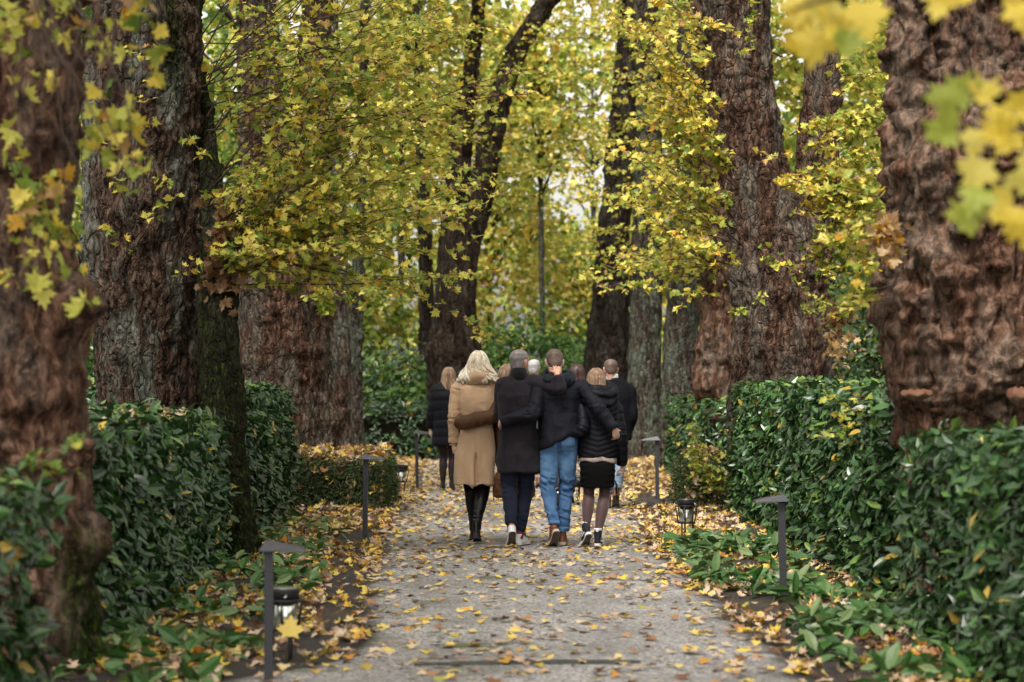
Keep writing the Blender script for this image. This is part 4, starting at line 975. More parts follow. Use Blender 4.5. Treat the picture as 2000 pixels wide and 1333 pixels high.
for i, (px_, top, Y, rz, lab) in enumerate([
        (525, 1055, 12.0, 0, 'nearest path lamp, large and soft, in front of the lantern at bottom left'),
        (713, 887, 22.8, 0, 'path lamp on the left beside the low leaf-strewn hedge'),
        (815, 840, 33.0, 0, 'farthest path lamp, left of the woman in the black padded coat'),
        (1531, 965, 16.2, 180, 'path lamp standing against the big clipped hedge with a leaf on its head'),
        (1284, 852, 29.6, 180, 'path lamp on the right near the feet of the grey furrowed trunk')]):
    o = L0 if i == 0 else copy_tree(L0)
    zt = at(px_, top, Y)[2]
    o.location = (at(px_, 0, Y)[0], Y, min(0.02, zt - 0.796)); o.rotation_euler = (R((0.6, -0.8, 0.5, 0.7, -0.9)[i]), R((0, 0.5, -1.0, 1.2, 0.6)[i]), R(rz + (3, -6, 5, 4, -5)[i])); tag(o, lab, 'lamp', GLAMP)
V, F, T = litter(np.array([[at(1522, 0, 16.2)[0], 16.19, 0.756]]), 0.2, (0.06, 0.06), np.array([0.8]))
o = mobj('maple_leaf', V - V.mean(0), F, M_LITTER, None, False, {'tint': T}); o.location = V.mean(0); tag(o, 'single golden maple leaf lying on the head of the right-hand near lamp', 'leaf')

def lathe(prof, n=32):
    th = np.linspace(0, 2 * np.pi, n, endpoint=False)
    V = np.array([[r * math.cos(a), r * math.sin(a), z] for r, z in prof for a in th])
    return V, [grid_faces(len(prof), n)]
t = NT('lantern_glass'); M_GLASS = t.done(t.bsdf((0.75, 0.76, 0.70), 0.08, None, 0.6, 0.85))
M_BLACK = simple('black_iron', (0.018, 0.017, 0.018), 0.5, 0.2, 0.4, 0.2, 60)
M_STEEL = simple('brushed_steel', (0.55, 0.55, 0.54), 0.3, 0.9, 0.5, 0.05, 30)
M_CANDLE = simple('candle_wax', (0.6, 0.5, 0.36), 0.6)
def lantern():
    rt = empty('grave_lantern', (0, 0, 0))
    V, F = lathe([(0.0001, 0.392), (0.070, 0.394), (0.078, 0.390), (0.080, 0.384), (0.080, 0.335), (0.07, 0.33), (0.0001, 0.33)]); lid = mobj('lid', V, F, M_BLACK, rt)
    V, F = lathe([(0.0001, 0.3935), (0.062, 0.3955), (0.066, 0.3932), (0.0001, 0.3925)]); mobj('lid_plate', V, F, M_STEEL, lid)
    V, F = tube([[0.02, -0.078, 0.362], [0.014, -0.098, 0.352], [0.004, -0.10, 0.346]], [0.006, 0.006, 0.005], 8); mobj('latch', V, F, M_STEEL, lid)
    V, F = lathe([(0.078, 0.335), (0.108, 0.335), (0.110, 0.330), (0.108, 0.322), (0.078, 0.322), (0.078, 0.335)]); mobj('collar', V, F, M_BLACK, rt)
    V, F = lathe([(0.062, 0.322), (0.064, 0.32), (0.064, 0.185), (0.062, 0.18), (0.059, 0.185), (0.059, 0.32), (0.062, 0.322)]); mobj('glass_cylinder', V, F, M_GLASS, rt)
    V, F = lathe([(0.0001, 0.25), (0.025, 0.25), (0.027, 0.246), (0.027, 0.19), (0.0001, 0.19)], 20); mobj('candle', V, F, M_CANDLE, rt)
    V, F = lathe([(0.0001, 0.185), (0.078, 0.185), (0.08, 0.18), (0.08, 0.168), (0.0001, 0.165)]); mobj('base', V, F, M_BLACK, rt)
    for a in (25, 95, 145, 215, 265, 335):
        c_, s_ = math.cos(R(a)), math.sin(R(a))
        V, F = tube([[0.104 * c_, 0.104 * s_, 0.33], [0.078 * c_, 0.078 * s_, 0.175]], 0.0055, 6); mobj('frame_bar', V, F, M_BLACK, rt)
    for a in (60, 180, 300):
        c_, s_ = math.cos(R(a)), math.sin(R(a))
        V, F = tube([[0.062 * c_, 0.062 * s_, 0.172], [0.06 * c_, 0.06 * s_, -0.05]], 0.008, 6); mobj('leg', V, F, M_BLACK, rt)
    return rt
N0 = lantern()
for i, (px_, Y, rx, rz, lab) in enumerate([
        (556, 13.0, 0, 0, 'lantern half behind the nearest lamp post with a yellow maple leaf stuck on it'),
        (1341, 22.4, -2, 40, 'lantern on the right edge of the path above green laurel clippings'),
        (780, 31.2, 4, 80, 'lantern farthest away, left of the path between two lamps')]):
    o = N0 if i == 0 else copy_tree(N0)
    o.location = (at(px_, 0, Y)[0], Y, 0.0); o.rotation_euler = (R(rx), R(2 * i), R(rz)); tag(o, lab, 'lantern', 'black iron lanterns on short legs')
x_ = at(566, 0, 12.85)[0]
V, F, T = scatter(curl(MAPLE, 0.2), np.array([[0, 0, 0.0]]), np.array([[0.1, -1, 0.25]]), np.array([[0.05, 0, 1.0]]), np.array([0.125]), np.array([0.72]))
o = mobj('maple_leaf', V, F, M_LITTER, None, False, {'tint': T}); o.location = (x_, 12.86, 0.145); tag(o, 'big yellow maple leaf caught upright on the lantern behind the nearest lamp', 'leaf')
p = at(1663, 770, 27.6)
V, F = lathe([(0.0001, 1.455), (0.02, 1.455), (0.028, 1.44), (0.028, 0), (0.0001, 0)], 14)
o = mobj('marker_post', V, F, M_ANTH); o.location = (p[0], 28.2, 0); tag(o, 'thin dark post whose tip shows just above the big clipped hedge', 'post')
# ================================================================== people
def skin_mat(name, col):
    t = NT(name); v = t.coord()
    n = t.noise(v, 30, 4)
    c = t.ramp(n, [(0.3, tuple(x * 0.85 for x in col)), (0.7, tuple(min(1, x * 1.12) for x in col))])
    return t.done(t.bsdf(c, 0.5, t.bump(t.noise(v, 120, 3), 0.15, 0.004), 0.4, Subsurface_Weight=0.12))
M_SKIN = skin_mat('skin', (0.52, 0.29, 0.21)); M_SKIN_P = skin_mat('skin_fair', (0.60, 0.38, 0.30))
M_EYE = simple('eye', (0.5, 0.48, 0.45), 0.2)
def cloth(name, col, rough=0.85, scale=260, var=0.25, fuzz=0.3, big=0.12):
    t = NT(name); v = t.coord()
    n = t.noise(v, scale, 3); b = t.noise(v, 5, 4)
    c = t.ramp(n, [(0.3, tuple(x * (1 - var) for x in col)), (0.7, tuple(x * (1 + var) for x in col))])
    c = t.mix(t.math('MULTIPLY', b, big * 2), c, tuple(x * 0.72 for x in col))
    return t.done(t.bsdf(c, rough, t.bump(n, 0.35, 0.003), 0.16, Sheen_Weight=fuzz, Sheen_Roughness=0.5))
M_CAMEL = cloth('camel_wool', (0.58, 0.39, 0.25), 0.92, 300, 0.12, 0.15)
M_CHAR = cloth('charcoal_wool', (0.019, 0.0165, 0.022), 0.95, 300, 0.3, 0.05)
M_NAVYJ = cloth('black_navy_softshell', (0.0075, 0.0075, 0.0125), 0.7, 300, 0.25, 0.0)
M_NAVYT = cloth('navy_chino', (0.013, 0.0165, 0.034), 0.9, 350, 0.2, 0.03)
M_PUFF = cloth('black_nylon', (0.0042, 0.0042, 0.0078), 0.55, 200, 0.2, 0.0)
M_HOODL = cloth('slate_nylon', (0.007, 0.0105, 0.016), 0.5, 200, 0.2, 0.0)
M_BLACK_C = cloth('black_jersey', (0.0025, 0.0025, 0.003), 0.95, 300, 0.2, 0.0)
M_BROWNP = cloth('brown_padded_nylon', (0.095, 0.046, 0.022), 0.5, 200, 0.15, 0.0)
M_SUIT = cloth('black_suit_wool', (0.0032, 0.0038, 0.0062), 0.9, 300, 0.2, 0.0)
M_GREYC = cloth('grey_jacket', (0.045, 0.047, 0.055), 0.8, 300, 0.2, 0.1)
M_WHITEC = cloth('white_shirt', (0.70, 0.69, 0.68), 0.8, 300, 0.05, 0.0)
M_PLAID = cloth('checked_shirt_hem', (0.26, 0.22, 0.195), 0.85, 25, 0.35, 0.0)
M_SOCK = cloth('red_sock', (0.20, 0.035, 0.05), 0.9, 200, 0.2, 0.1)
M_TIGHTS = cloth('sheer_black_tights', (0.072, 0.040, 0.038), 0.5, 300, 0.12, 0.3, 0.05)
M_TIGHTS_D = cloth('dark_tights', (0.022, 0.013, 0.014), 0.6, 300, 0.12, 0.1, 0.05)
M_VELVET = cloth('black_collar', (0.008, 0.008, 0.010), 0.9, 300, 0.2, 0.15)
t = NT('blue_denim'); v = t.coord(); sep = t.n('ShaderNodeSeparateXYZ', {0: v})
wv = t.noise(t.mapping(v, (300, 300, 120)), 1.0, 2)
fade = t.attr('fade')
c = t.mix(fade, (0.016, 0.055, 0.165), (0.17, 0.33, 0.56))
c = t.mix(t.math('MULTIPLY', t.noise(v, 9, 5), 0.5), c, (0.018, 0.055, 0.15))
c = t.mix(t.ramp(wv, [(0.4, (0, 0, 0)), (0.7, (0.35, 0.35, 0.35))]), c, (0.14, 0.25, 0.40))
M_DENIM = t.done(t.bsdf(c, 0.85, t.bump(wv, 0.3, 0.003), 0.2))
t = NT('pale_denim'); v = t.coord(); M_PALED = t.done(t.bsdf(t.ramp(t.noise(v, 12, 4), [(0.3, (0.10, 0.16, 0.26)), (0.7, (0.22, 0.30, 0.42))]), 0.85))
M_LEATHER = simple('black_boot_leather', (0.0045, 0.0045, 0.0055), 0.40, 0, 0.4, 0.3, 30, 0.15)
M_WHITEL = simple('white_leather', (0.74, 0.74, 0.76), 0.45, 0, 0.4, 0.05, 40, 0.05)
M_BROWNL = simple('brown_leather', (0.16, 0.052, 0.024), 0.42, 0, 0.45, 0.3, 25, 0.1)
M_BAGL = simple('tan_bag_leather', (0.125, 0.055, 0.026), 0.5, 0, 0.4, 0.35, 14, 0.2)
M_SOLE = simple('worn_rubber_sole', (0.085, 0.07, 0.055), 0.8, 0, 0.3, 0.35, 30, 0.3)
M_SOLE_T = simple('tan_sole_edge', (0.50, 0.43, 0.33), 0.7, 0, 0.3, 0.12, 30)
M_SUEDE = simple('navy_suede', (0.018, 0.021, 0.03), 0.85, 0, 0.2, 0.2, 60)

def hair_mat(name, stops):
    t = NT(name); v = t.coord()
    a = t.math('ADD', t.attr('tint'), t.math('MULTIPLY', t.math('SUBTRACT', t.noise(t.mapping(v, (1, 1, 0.25)), 90, 3), 0.5), 0.7))
    return t.done(t.bsdf(t.ramp(a, stops), 0.45, t.bump(t.noise(t.mapping(v, (1, 1, 0.2)), 140, 3), 0.5, 0.004), 0.4))
H_BLOND = hair_mat('platinum_hair', [(0.1, (0.28, 0.20, 0.13)), (0.45, (0.62, 0.52, 0.39)), (0.8, (0.84, 0.77, 0.65))])
H_LBROWN = hair_mat('light_brown_hair', [(0.1, (0.10, 0.055, 0.033)), (0.5, (0.23, 0.14, 0.09)), (0.85, (0.40, 0.28, 0.195))])
H_GREY = hair_mat('grey_hair', [(0.1, (0.085, 0.074, 0.074)), (0.5, (0.19, 0.17, 0.17)), (0.85, (0.36, 0.325, 0.31))])
H_SILVER = hair_mat('silver_hair', [(0.1, (0.25, 0.25, 0.26)), (0.8, (0.52, 0.52, 0.53))])
H_BROWN = hair_mat('brown_hair', [(0.1, (0.055, 0.034, 0.027)), (0.5, (0.10, 0.066, 0.054)), (0.85, (0.17, 0.115, 0.09))])
H_DARK = hair_mat('dark_hair', [(0.1, (0.018, 0.008, 0.007)), (0.8, (0.06, 0.03, 0.027))])

def rot(rx, ry, rz): return np.array(Euler((R(rx), R(ry), R(rz))).to_matrix())
def head_parts(c, M, k=1.0):
    rings = [(0, .060, -.118, .022, .026), (0, .045, -.104, .044, .050), (0, .028, -.075, .058, .072), (0, .010, -.04, .068, .086), (0, 0, 0, .0745, .094), (0, -.003, .045, .0775, .0985), (0, -.005, .08, .068, .087), (0, -.005, .103, .044, .058), (0, -.005, .114, .014, .02)]
    P = [ring_loft(rings, 28)]
    P.append(tube([[0, .088, .02], [0, .104, -.005], [0, .112, -.022], [0, .098, -.03]], [.008, .011, .014, .010], 8))      # nose
    P.append(tube([[-.026, .086, -.055], [0, .097, -.053], [.026, .086, -.055]], [.006, .009, .006], 8))                      # mouth
    P.append(tube([[-.05, .078, .032], [-.02, .094, .03], [.02, .094, .03], [.05, .078, .032]], [.007, .009, .009, .007], 8)) # brow
    for s in (-1, 1):                                                                                                        # ears
        e = ring_loft([(0, 0, -.034, .006, .006), (0, .002, -.022, .010, .013), (0, -.002, 0, .011, .018), (0, -.004, .018, .011, .020), (0, -.002, .03, .007, .012), (0, 0, .035, .003, .004)], 12)
        E = e[0] @ rot(0, s * 12, -s * 18).T + [s * .0795, -.008, -.008]
        P.append((E, e[1]))
    return [(V * k @ M.T + c, F) for V, F in P]
def hand_parts(w, d, n, thumb, curl=18, k=1.0):
    """wrist w, direction d of the fingers, n out of the back of the hand, thumb +1/-1 side"""
    d = unit(np.asarray(d, float)); n = np.asarray(n, float); n = unit(n - d * np.dot(n, d)); s = np.cross(d, n)
    B = np.stack([s, d, n], 0); P = []
    pv, pf = ring_loft([(0, 0, -.01, .024, .018), (0, 0, .015, .028, .018), (0, 0, .05, .038, .016), (0, 0, .082, .040, .014), (0, 0, .09, .036, .011)], 16, 2.4)
    P.append((pv[:, [0, 2, 1]] * [1, 1, 1], [f[:, ::-1] for f in pf]))
    def finger(x, y, L, r, fan, c, z=0):
        pts = [np.array([x, y, z])]; a = 0; yaw = R(fan)
        for q in (0.45, 0.3, 0.25):
            a += R(c); pts.append(pts[-1] + L * q * np.array([math.sin(yaw) * math.cos(a), math.cos(yaw) * math.cos(a), -math.sin(a)]))
        P.append(tube(interp_path(np.column_stack([pts, np.zeros(4)]), 0.008)[:, :3], np.linspace(r, r * 0.78, len(interp_path(np.column_stack([pts, np.zeros(4)]), 0.008))), 8))
    for i, (x, L, f) in enumerate([(.030, .072, 7), (.0105, .082, 2), (-.010, .077, -3), (-.029, .060, -9)]):
        finger(x * thumb, .078, L, .0088 if i < 3 else .0078, f * thumb, curl * (0.85 + 0.12 * i))
    finger(.030 * thumb, .022, .075, .0105, 42 * thumb, curl * 0.5, -.004)
    return [(V * k @ B + w, F) for V, F in P]
def limb(pts, rad, n=14, step=0.02):
    p = interp_path(np.column_stack([np.array(pts, float), np.array(rad, float)]), step)
    return tube(p[:, :3], p[:, 3], n)

def garment(name, root, parts, mat, voxel=0.009, smooth=3, disp=None, attr=None):
    V, F = join(parts); V, F = remesh(V, F, voxel, smooth)
    if disp is not None: V = V + disp(V, normals(V, F))[:, None] * normals(V, F)
    return mobj(name, V, F, mat, root, True, attr(V) if attr else None)
def folds(amp=0.006, f=(6, 6, 3.2), seed=1, fine=0.002):
    def g(V, N):
        a = vnoise(V * f + seed * 7.7, seed); b = vnoise(V * np.array(f) * 2.3 + seed, seed + 3)
        return amp * (1 - 2 * np.abs(a)) + amp * 0.5 * (1 - 2 * np.abs(b)) + fine * vnoise(V * 60, seed)
    return g
def elbows(arms, amp=0.009, seed=2):
    def g(V, N):
        d = 0
        for s_ in 'LR':
            sh, el, wr = arms[s_]
            for q, w_, a_ in ((el, .10, 1.0), (sh, .09, .7), (wr * .85 + el * .15, .06, .6)):
                m = np.exp(-(np.linalg.norm(V - q, axis=1) / w_) ** 2)
                ax = unit(wr - sh); u = (V - q) @ ax
                P = np.column_stack([u * 34, (V - q) @ np.array([0.3, 0.2, 0.9]) * 9, V[:, 1] * 9]) + 2.0 * vnoise(V * 8, seed)[:, None]
                d = d + amp * a_ * m * (1 - 2.2 * np.abs(vnoise(P, seed + 1)))
        return d
    return g
def addf(*fs): return lambda V, N: sum(f(V, N) for f in fs)

def bend_shoe(V, pitch, ball=.125):
    V = V.copy(); a = -R(pitch); m = V[:, 1] < ball
    y = V[m, 1] - ball; z = V[m, 2]
    V[m, 1] = ball + y * math.cos(a) - z * math.sin(a); V[m, 2] = y * math.sin(a) + z * math.cos(a)
    return V
def make_shoe(root, ball, yaw, pitch, upper, sole, edge=None, hi=0.10, k=1.0, heel=0.0, width=1.0, name='shoe', collar=None):
    """returns the ankle point. ball: point of the ground under the ball of the foot (root coordinates)"""
    Mz = rot(0, 0, yaw)
    def place(V):
        V = bend_shoe(V * k, pitch, .125 * k); V = V - [0, .125 * k, 0]; return V @ Mz.T + np.asarray(ball, float)
    ys_ = np.array([-.078, -.07, -.045, 0, .05, .10, .14, .175, .200, .212]); hw = np.array([.010, .024, .032, .031, .033, .042, .045, .038, .024, .008]) * width
    out = np.vstack([np.column_stack([hw, ys_]), np.column_stack([-hw[::-1], ys_[::-1]])]); n = len(out)
    hl = heel * np.clip((.06 - out[:, 1]) / .08, 0, 1)
    def slab(z0, z1, g0=1.0, g1=1.0, lift=hl):
        V = np.vstack([np.column_stack([out[:, 0] * g0, out[:, 1], z0 + lift * (z0 > 0.001)]), np.column_stack([out[:, 0] * g1, out[:, 1], z1 + lift])])
        j = np.arange(n); j2 = (j + 1) % n
        V = np.vstack([V, [[0, .06, z0]], [[0, .06, z1 + heel * .3]]])
        return V, [np.stack([j, j2, j2 + n, j + n], -1), np.vstack([np.stack([j2, j, np.full(n, 2 * n)], -1), np.stack([j + n, j2 + n, np.full(n, 2 * n + 1)], -1)])]
    up = [ring_loft([(0, .066, .020, .041 * width, .137), (0, .060, .045, .040 * width, .126), (0, .04, .065, .037 * width, .100), (0, .008, .085, .036 * width, .066), (0, -.008, .10, .036 * width, .050), (0, -.010, max(hi, .104), .037 * width, .047)], 24, 2.2)]
    V, F = join([(place(bendheel(v_, heel)), f_) for v_, f_ in up]); V, F = remesh(V, F, 0.006, 2)
    sh = mobj(name, V, F, upper, root, True)
    if edge is None:
        V, F = slab(0, .024); mobj('sole', place(V), F, sole, sh, False)
    else:
        V, F = slab(0, .007, .93, .95); mobj('outsole', place(V), F, sole, sh, False)
        V, F = slab(.0065, .032, 1.04, 1.02); mobj('midsole', place(V), F, edge, sh, False)
    if collar:
        V, F = ring_loft([(0, -.010, hi - .012, .040 * width, .050), (0, -.010, hi + .006, .0405 * width, .0505), (0, -.010, hi + .010, .036, .046)], 20); mobj('collar', place(V), F, collar, sh, True)
    return place(np.array([[0, -.012, .105 + heel]]))[0], sh, place
def bendheel(V, heel):
    V = V.copy(); V[:, 2] += heel * np.clip((.06 - V[:, 1]) / .08, 0, 1); return V

def hair_short(root, c, M, mat, thick=1.0, low=-.078, k=1.0, seed=1):
    rings = [(0, -.058, low, .042, .026), (0, -.048, low + .035, .064, .050), (0, -.024, 0, .0765, .078), (0, -.013, .045, .0825, .0985), (0, -.010, .083, .0725, .0905), (0, -.008, .107, .047, .062), (0, -.006, .1195, .014, .02)]
    V, F = ring_loft(rings, 28); V, F = remesh(V * [thick, thick, 1], F, 0.006, 1)
    V = V + normals(V, F) * (0.0025 * vnoise(V * 160, seed))[:, None]
    tint = np.clip(0.5 + 0.25 * fbm(V * 40, 3, seed) + 0.12 * (V[:, 2] > 0.09), 0, 1)
    return mobj('hair', V * k @ M.T + c, F, mat, root, True, {'tint': tint})
def hair_long(root, c, M, mat, bottom=-.22, flare=0.10, n=170, wave=0.0, r=.007, seed=1, k=1.0, base=True):
    """a close-fitting mass plus many single locks running down from the crown"""
    rg = np.random.default_rng(seed); parts = []; tint = []
    if base:
        zz = np.linspace(bottom * 0.94, 0, 6)
        rings = [(0, -.03 - .02 * (z / bottom), z, .072 + (flare - .078) * (z / bottom) ** 1.2, .070) for z in zz] + [(0, -.016, .05, .081, .097), (0, -.012, .085, .071, .088), (0, -.009, .108, .046, .06), (0, -.006, .119, .014, .02)]
        V, F = ring_loft(rings, 28); parts.append((V, F)); tint.append(np.full(len(V), 0.4))
    for i in range(n):
        a = rg.uniform(-0.15 * np.pi, 1.15 * np.pi) + np.pi                # from ear to ear round the back
        st = rg.uniform(0.0, 0.5); L = bottom * rg.uniform(0.8, 1.05)
        z = np.concatenate([np.linspace(.122 - st * .05, .02, 5), np.linspace(-.02, L, 9)])
        pts = []
        ph = rg.uniform(0, 6.28); w1 = wave * rg.uniform(0.6, 1.3)
        for zz in z:
            if zz > 0:
                q = math.sqrt(max(0, 1 - (zz / .124) ** 2)); rx, ry, cy = .0825 * q + .004, .099 * q + .004, -.012
            else:
                f = zz / bottom; rx = .0865 + (flare - .0865) * f ** 1.1; ry = .088 - .012 * f; cy = -.014 - .03 * f
            w_ = w1 * np.clip((0.05 - zz) / .15, 0, 1.5)
            pts.append([rx * math.cos(a) + w_ * math.sin(ph + zz * 40), cy + ry * math.sin(a) + w_ * 0.6 * math.cos(ph + zz * 36), zz + 0.3 * w_ * math.cos(ph * 2 + zz * 40)])
        rad = np.interp(np.arange(len(z)), [0, 4, len(z) - 3, len(z) - 1], [r * .5, r, r, r * .35]) * rg.uniform(.7, 1.25)
        V, F = tube(np.array(pts), rad, 6); parts.append((V, F)); tint.append(np.full(len(V), np.clip(rg.normal(0.55, 0.2), 0.05, 1)))
    V, F = join(parts)
    return mobj('hair', V * k @ M.T + c, F, mat, root, True, {'tint': np.concatenate(tint)})

def torso_body(sz, hz, sw, hw, dx=0.0):
    """under-clothes torso from the crotch to the neck"""
    return ring_loft([(0, 0, hz - .08, .06, .06), (0, 0, hz, hw * .92, .09), (0, 0, hz + .18, hw * .78, .082), (dx * .5, 0, sz - .2, sw * .80, .095), (dx, 0, sz - .06, sw * .86, .085), (dx, 0, sz, sw * .5, .06), (dx, 0, sz + .03, .06, .055)], 24)

def build_person(sp_):
    Y, px_ = sp_['Y'], sp_['px']; s = F_PX / Y
    X = (px_ - 1000) / s
    rt = empty('person', (X, Y, 0), 0, sp_['label'], 'person', sp_['group'])
    J = lambda a, b, dy=0.0: at(a, b, Y + dy) - [X, Y, 0]
    hx, hy, hdy, hr = sp_['head']; k = sp_.get('hk', 1.0)
    hc = J(hx, hy, hdy); M = rot(*hr)
    sz, hz = sp_['sz'], sp_['hz']
    sw, hw = sp_['sw'], sp_['hw']
    skin = sp_.get('skin', M_SKIN)
    B = [torso_body(sz, hz, sw, hw, sp_.get('dx', 0))] + head_parts(hc, M, k)
    nb = np.array([sp_.get('dx', 0), 0.0, sz - 0.02]); nt = hc + M @ np.array([0, -.02, -.05])
    B.append(limb([nb, (nb + nt) / 2 + [0, -.004, 0], nt], [.066, .056, .058], 16))
    arms = {}
    for side in ('L', 'R'):
        a = sp_['arm' + side]; sh, el, wr = [J(*q) for q in a['p']]
        arms[side] = (sh, el, wr)
        B.append(limb([sh * .8 + [0, 0, sz * .2 * .95], sh, el, wr], [.05, .048, .04, .028], 12))
        if a.get('hand'):
            d_, n_, th_, cu = a['hand']; B += hand_parts(wr, d_, n_, th_, cu, sp_.get('handk', 1.0))
        else: B += hand_parts(wr, wr - el, a.get('n', (1, 0, 0.2)), 1, 25, sp_.get('handk', 1.0))
    legs = {}
    for side in ('L', 'R'):
        g = sp_['leg' + side]
        ball = np.array([*g['ball']]) - [X, Y, 0] if g.get('world') else np.array(g['ball'], float)
        kw = dict(sp_['shoe']); kw.update(g.get('shoe', {}))
        ank, sh_o, plc = make_shoe(rt, ball, g['yaw'], g['pitch'], **kw)
        kn = J(*g['knee']); hp = np.array([(-1 if side == 'L' else 1) * hw * .5, 0.0, hz - .02])
        legs[side] = (hp, kn, ank, sh_o, plc)
        cv = (kn * .62 + ank * .38) + np.array([0, -.014, 0]); th_ = hp * .5 + kn * .5 + np.array([0, .01, 0])
        lr = sp_.get('legr', (.085, .07, .054, .052, .036))
        B.append(limb([hp, th_, kn, cv, kn * .12 + ank * .88, ank - [0, 0, .04]], [lr[0], lr[1], lr[2], lr[3], lr[4] * .95, lr[4]], 16))
    V, F = join(B); V, F = remesh(V, F, sp_.get('vox', 0.0062), 1)
    body = mobj('body', V, F, skin, rt, True)
    for s_ in (-1, 1):
        V, F = ring_loft([(0, 0, -.010, .003, .003), (0, 0, -.006, .009, .008), (0, 0, 0, .0115, .010), (0, 0, .006, .009, .008), (0, 0, .010, .003, .003)], 12)
        mobj('eye', (V + [s_ * .031, .084, .008]) * k @ M.T + hc, F, M_EYE, rt, True)
    return rt, J, hc, M, arms, legs
def sleeve(arm, r=(.066, .062, .052, .045), frac=0.97, sz=None, inner=None):
    sh, el, wr = arm; e = el + (wr - el) * frac
    st = inner if inner is not None else sh * np.array([.6, 1, 1]) + np.array([0, 0, -.02])
    return limb([st, sh, (sh + el) / 2, el, (el + e) / 2, e], [r[0], r[0], (r[0] + r[1]) / 2, r[1], (r[1] + r[2]) / 2 * 1.0, r[3]], 18)
def trouser_leg(leg, r=(.092, .083, .066, .062, .052), low=0.05, n=20):
    hp, kn, ank = leg[:3]; e = ank + (kn - ank) / np.linalg.norm(kn - ank) * low + [0, -.004, 0]
    cv = kn * .55 + e * .45 + np.array([0, -.012, 0])
    return limb([hp + [0, 0, .05], hp * .55 + kn * .45 + [0, -.008, 0], kn, cv, e], r, n)
def pelvis(hz, hw, top, dx=0): return ring_loft([(dx, 0, hz - .10, hw * .55, .07), (dx, -.012, hz - .04, hw * .96, .112), (dx, -.016, hz + .03, hw, .118), (dx, -.006, hz + .10, hw * .95, .108), (dx, 0, top, hw * .88, .098)], 28, 2.2)
def wrinkle(legs, amp=0.007, seed=3):
    K = [legs[s][1] for s in 'LR']; A = [legs[s][2] for s in 'LR']
    def g(V, N):
        w_ = 0.18
        for q in K: w_ = w_ + 0.8 * np.exp(-((V[:, 2] - q[2] - 0.02) / .08) ** 2)
        for q in A: w_ = w_ + 0.9 * np.exp(-((V[:, 2] - q[2] - 0.07) / .09) ** 2)
        P = V + 0.03 * np.stack([vnoise(V * 6, seed), vnoise(V * 6 + 5, seed), vnoise(V * 6 + 9, seed)], -1)
        a = vnoise(P * [7, 7, 26] + V[:, :1] * 9, seed + 1)
        return amp * np.clip(w_, 0, 1.1) * (1 - 2.2 * np.abs(a)) + 0.003 * vnoise(V * [16, 16, 7], seed + 2)
    return g
def tri_z(x0, z, amp, w): return None
G4 = 'four mourners walking arm in arm along the path'
GP = 'mourners walking ahead of the four'

# ------------------------------------------------------------------ the blonde woman in the camel coat
S1 = dict(Y=22.2, px=928, label='blonde woman in a camel coat and black knee boots', group=G4, head=(935, 711, 0, (4, 0, -8)), sz=1.47, hz=0.90, sw=.195, hw=.17, skin=M_SKIN_P, dx=.02,
    armL=dict(p=[(893, 758), (886, 815, -.01), (885.5, 868, .04)], hand=((0.12, 0.10, -1), (-1, -.25, 0), -1, 30)),
    armR=dict(p=[(966, 757), (977, 805, .08), (982, 845, .28)]),
    legL=dict(ball=(at(925, 0, 22.6)[0], 22.62, 0.012), world=1, yaw=2, pitch=0, knee=(920, 958, .12)),
    legR=dict(ball=(at(932, 0, 22.1)[0], 22.17, 0.012), world=1, yaw=-3, pitch=14, knee=(943, 957, .05)),
    shoe=dict(upper=M_LEATHER, sole=M_BLACK, hi=.13, heel=.035, width=.9, name='boot'), legr=(.085, .072, .052, .050, .034))
rt, J, hc, M, arms, legs = build_person(S1)
hair_long(rt, hc, M, H_BLOND, -.165, .172, 230, 0.030, .0105, 5, 1.0)
for s in 'LR':
    hp, kn, ank, sh_o, plc = legs[s]
    cv = kn * .6 + ank * .4 + np.array([0, -.014, 0])
    garment('boot_shaft', rt, [limb([kn + [0, 0, .045], kn, cv, kn * .16 + ank * .84, ank - [0, 0, .05]], [.066, .064, .057, .042, .040], 20)], M_LEATHER, .008, 2, addf(folds(.002, (9, 9, 7), 4), lambda V, N: .005 * np.exp(-((V[:, 2] - ank[2] - .06) / .07) ** 2) * (1 - 2 * np.abs(vnoise(V * [6, 6, 34], 8)))))
    garment('legging', rt, [limb([hp + [0, 0, .02], kn], [.088, .064], 16)], M_BLACK_C, .012, 1)
    V, F = box(-.024, .024, -.074, -.02, 0, .04); mobj('boot_heel', plc(V), F, M_BLACK, sh_o, False)
def camel(V, N):
    z = V[:, 2]; x = V[:, 0] - .012; back = (N[:, 1] < -0.1) & (np.abs(V[:, 0]) < .19)
    d = np.zeros(len(V))
    d -= back * .045 * np.exp(-(x / .013) ** 2) * np.clip((.84 - z) / .06, 0, 1)                                    # vent line
    d += back * .026 * np.clip((.82 - z) / .28, 0, 1) * (np.exp(-((x + .03) / .03) ** 2) - .5 * np.exp(-((x - .03) / .03) ** 2))
    d -= back * .004 * np.exp(-(x / .006) ** 2) * (z > .82)
    wz = np.exp(-((z - 1.12) / .07) ** 2)
    d -= .016 * wz * (np.abs(V[:, 0]) < .19)                                                     # pulled in under the arm round the waist
    d += .012 * np.clip((1.02 - z) / .4, 0, 1) * np.sin(V[:, 0] * 38 + 1.5 + 2 * vnoise(V * 3, 9)) * (z < 1.0)
    d += .016 * np.exp(-((z - 1.21) / .09) ** 2) * (1 - 2 * np.abs(vnoise(V * [11, 11, 6] + V[:, :1] * 4, 12)))
    return d
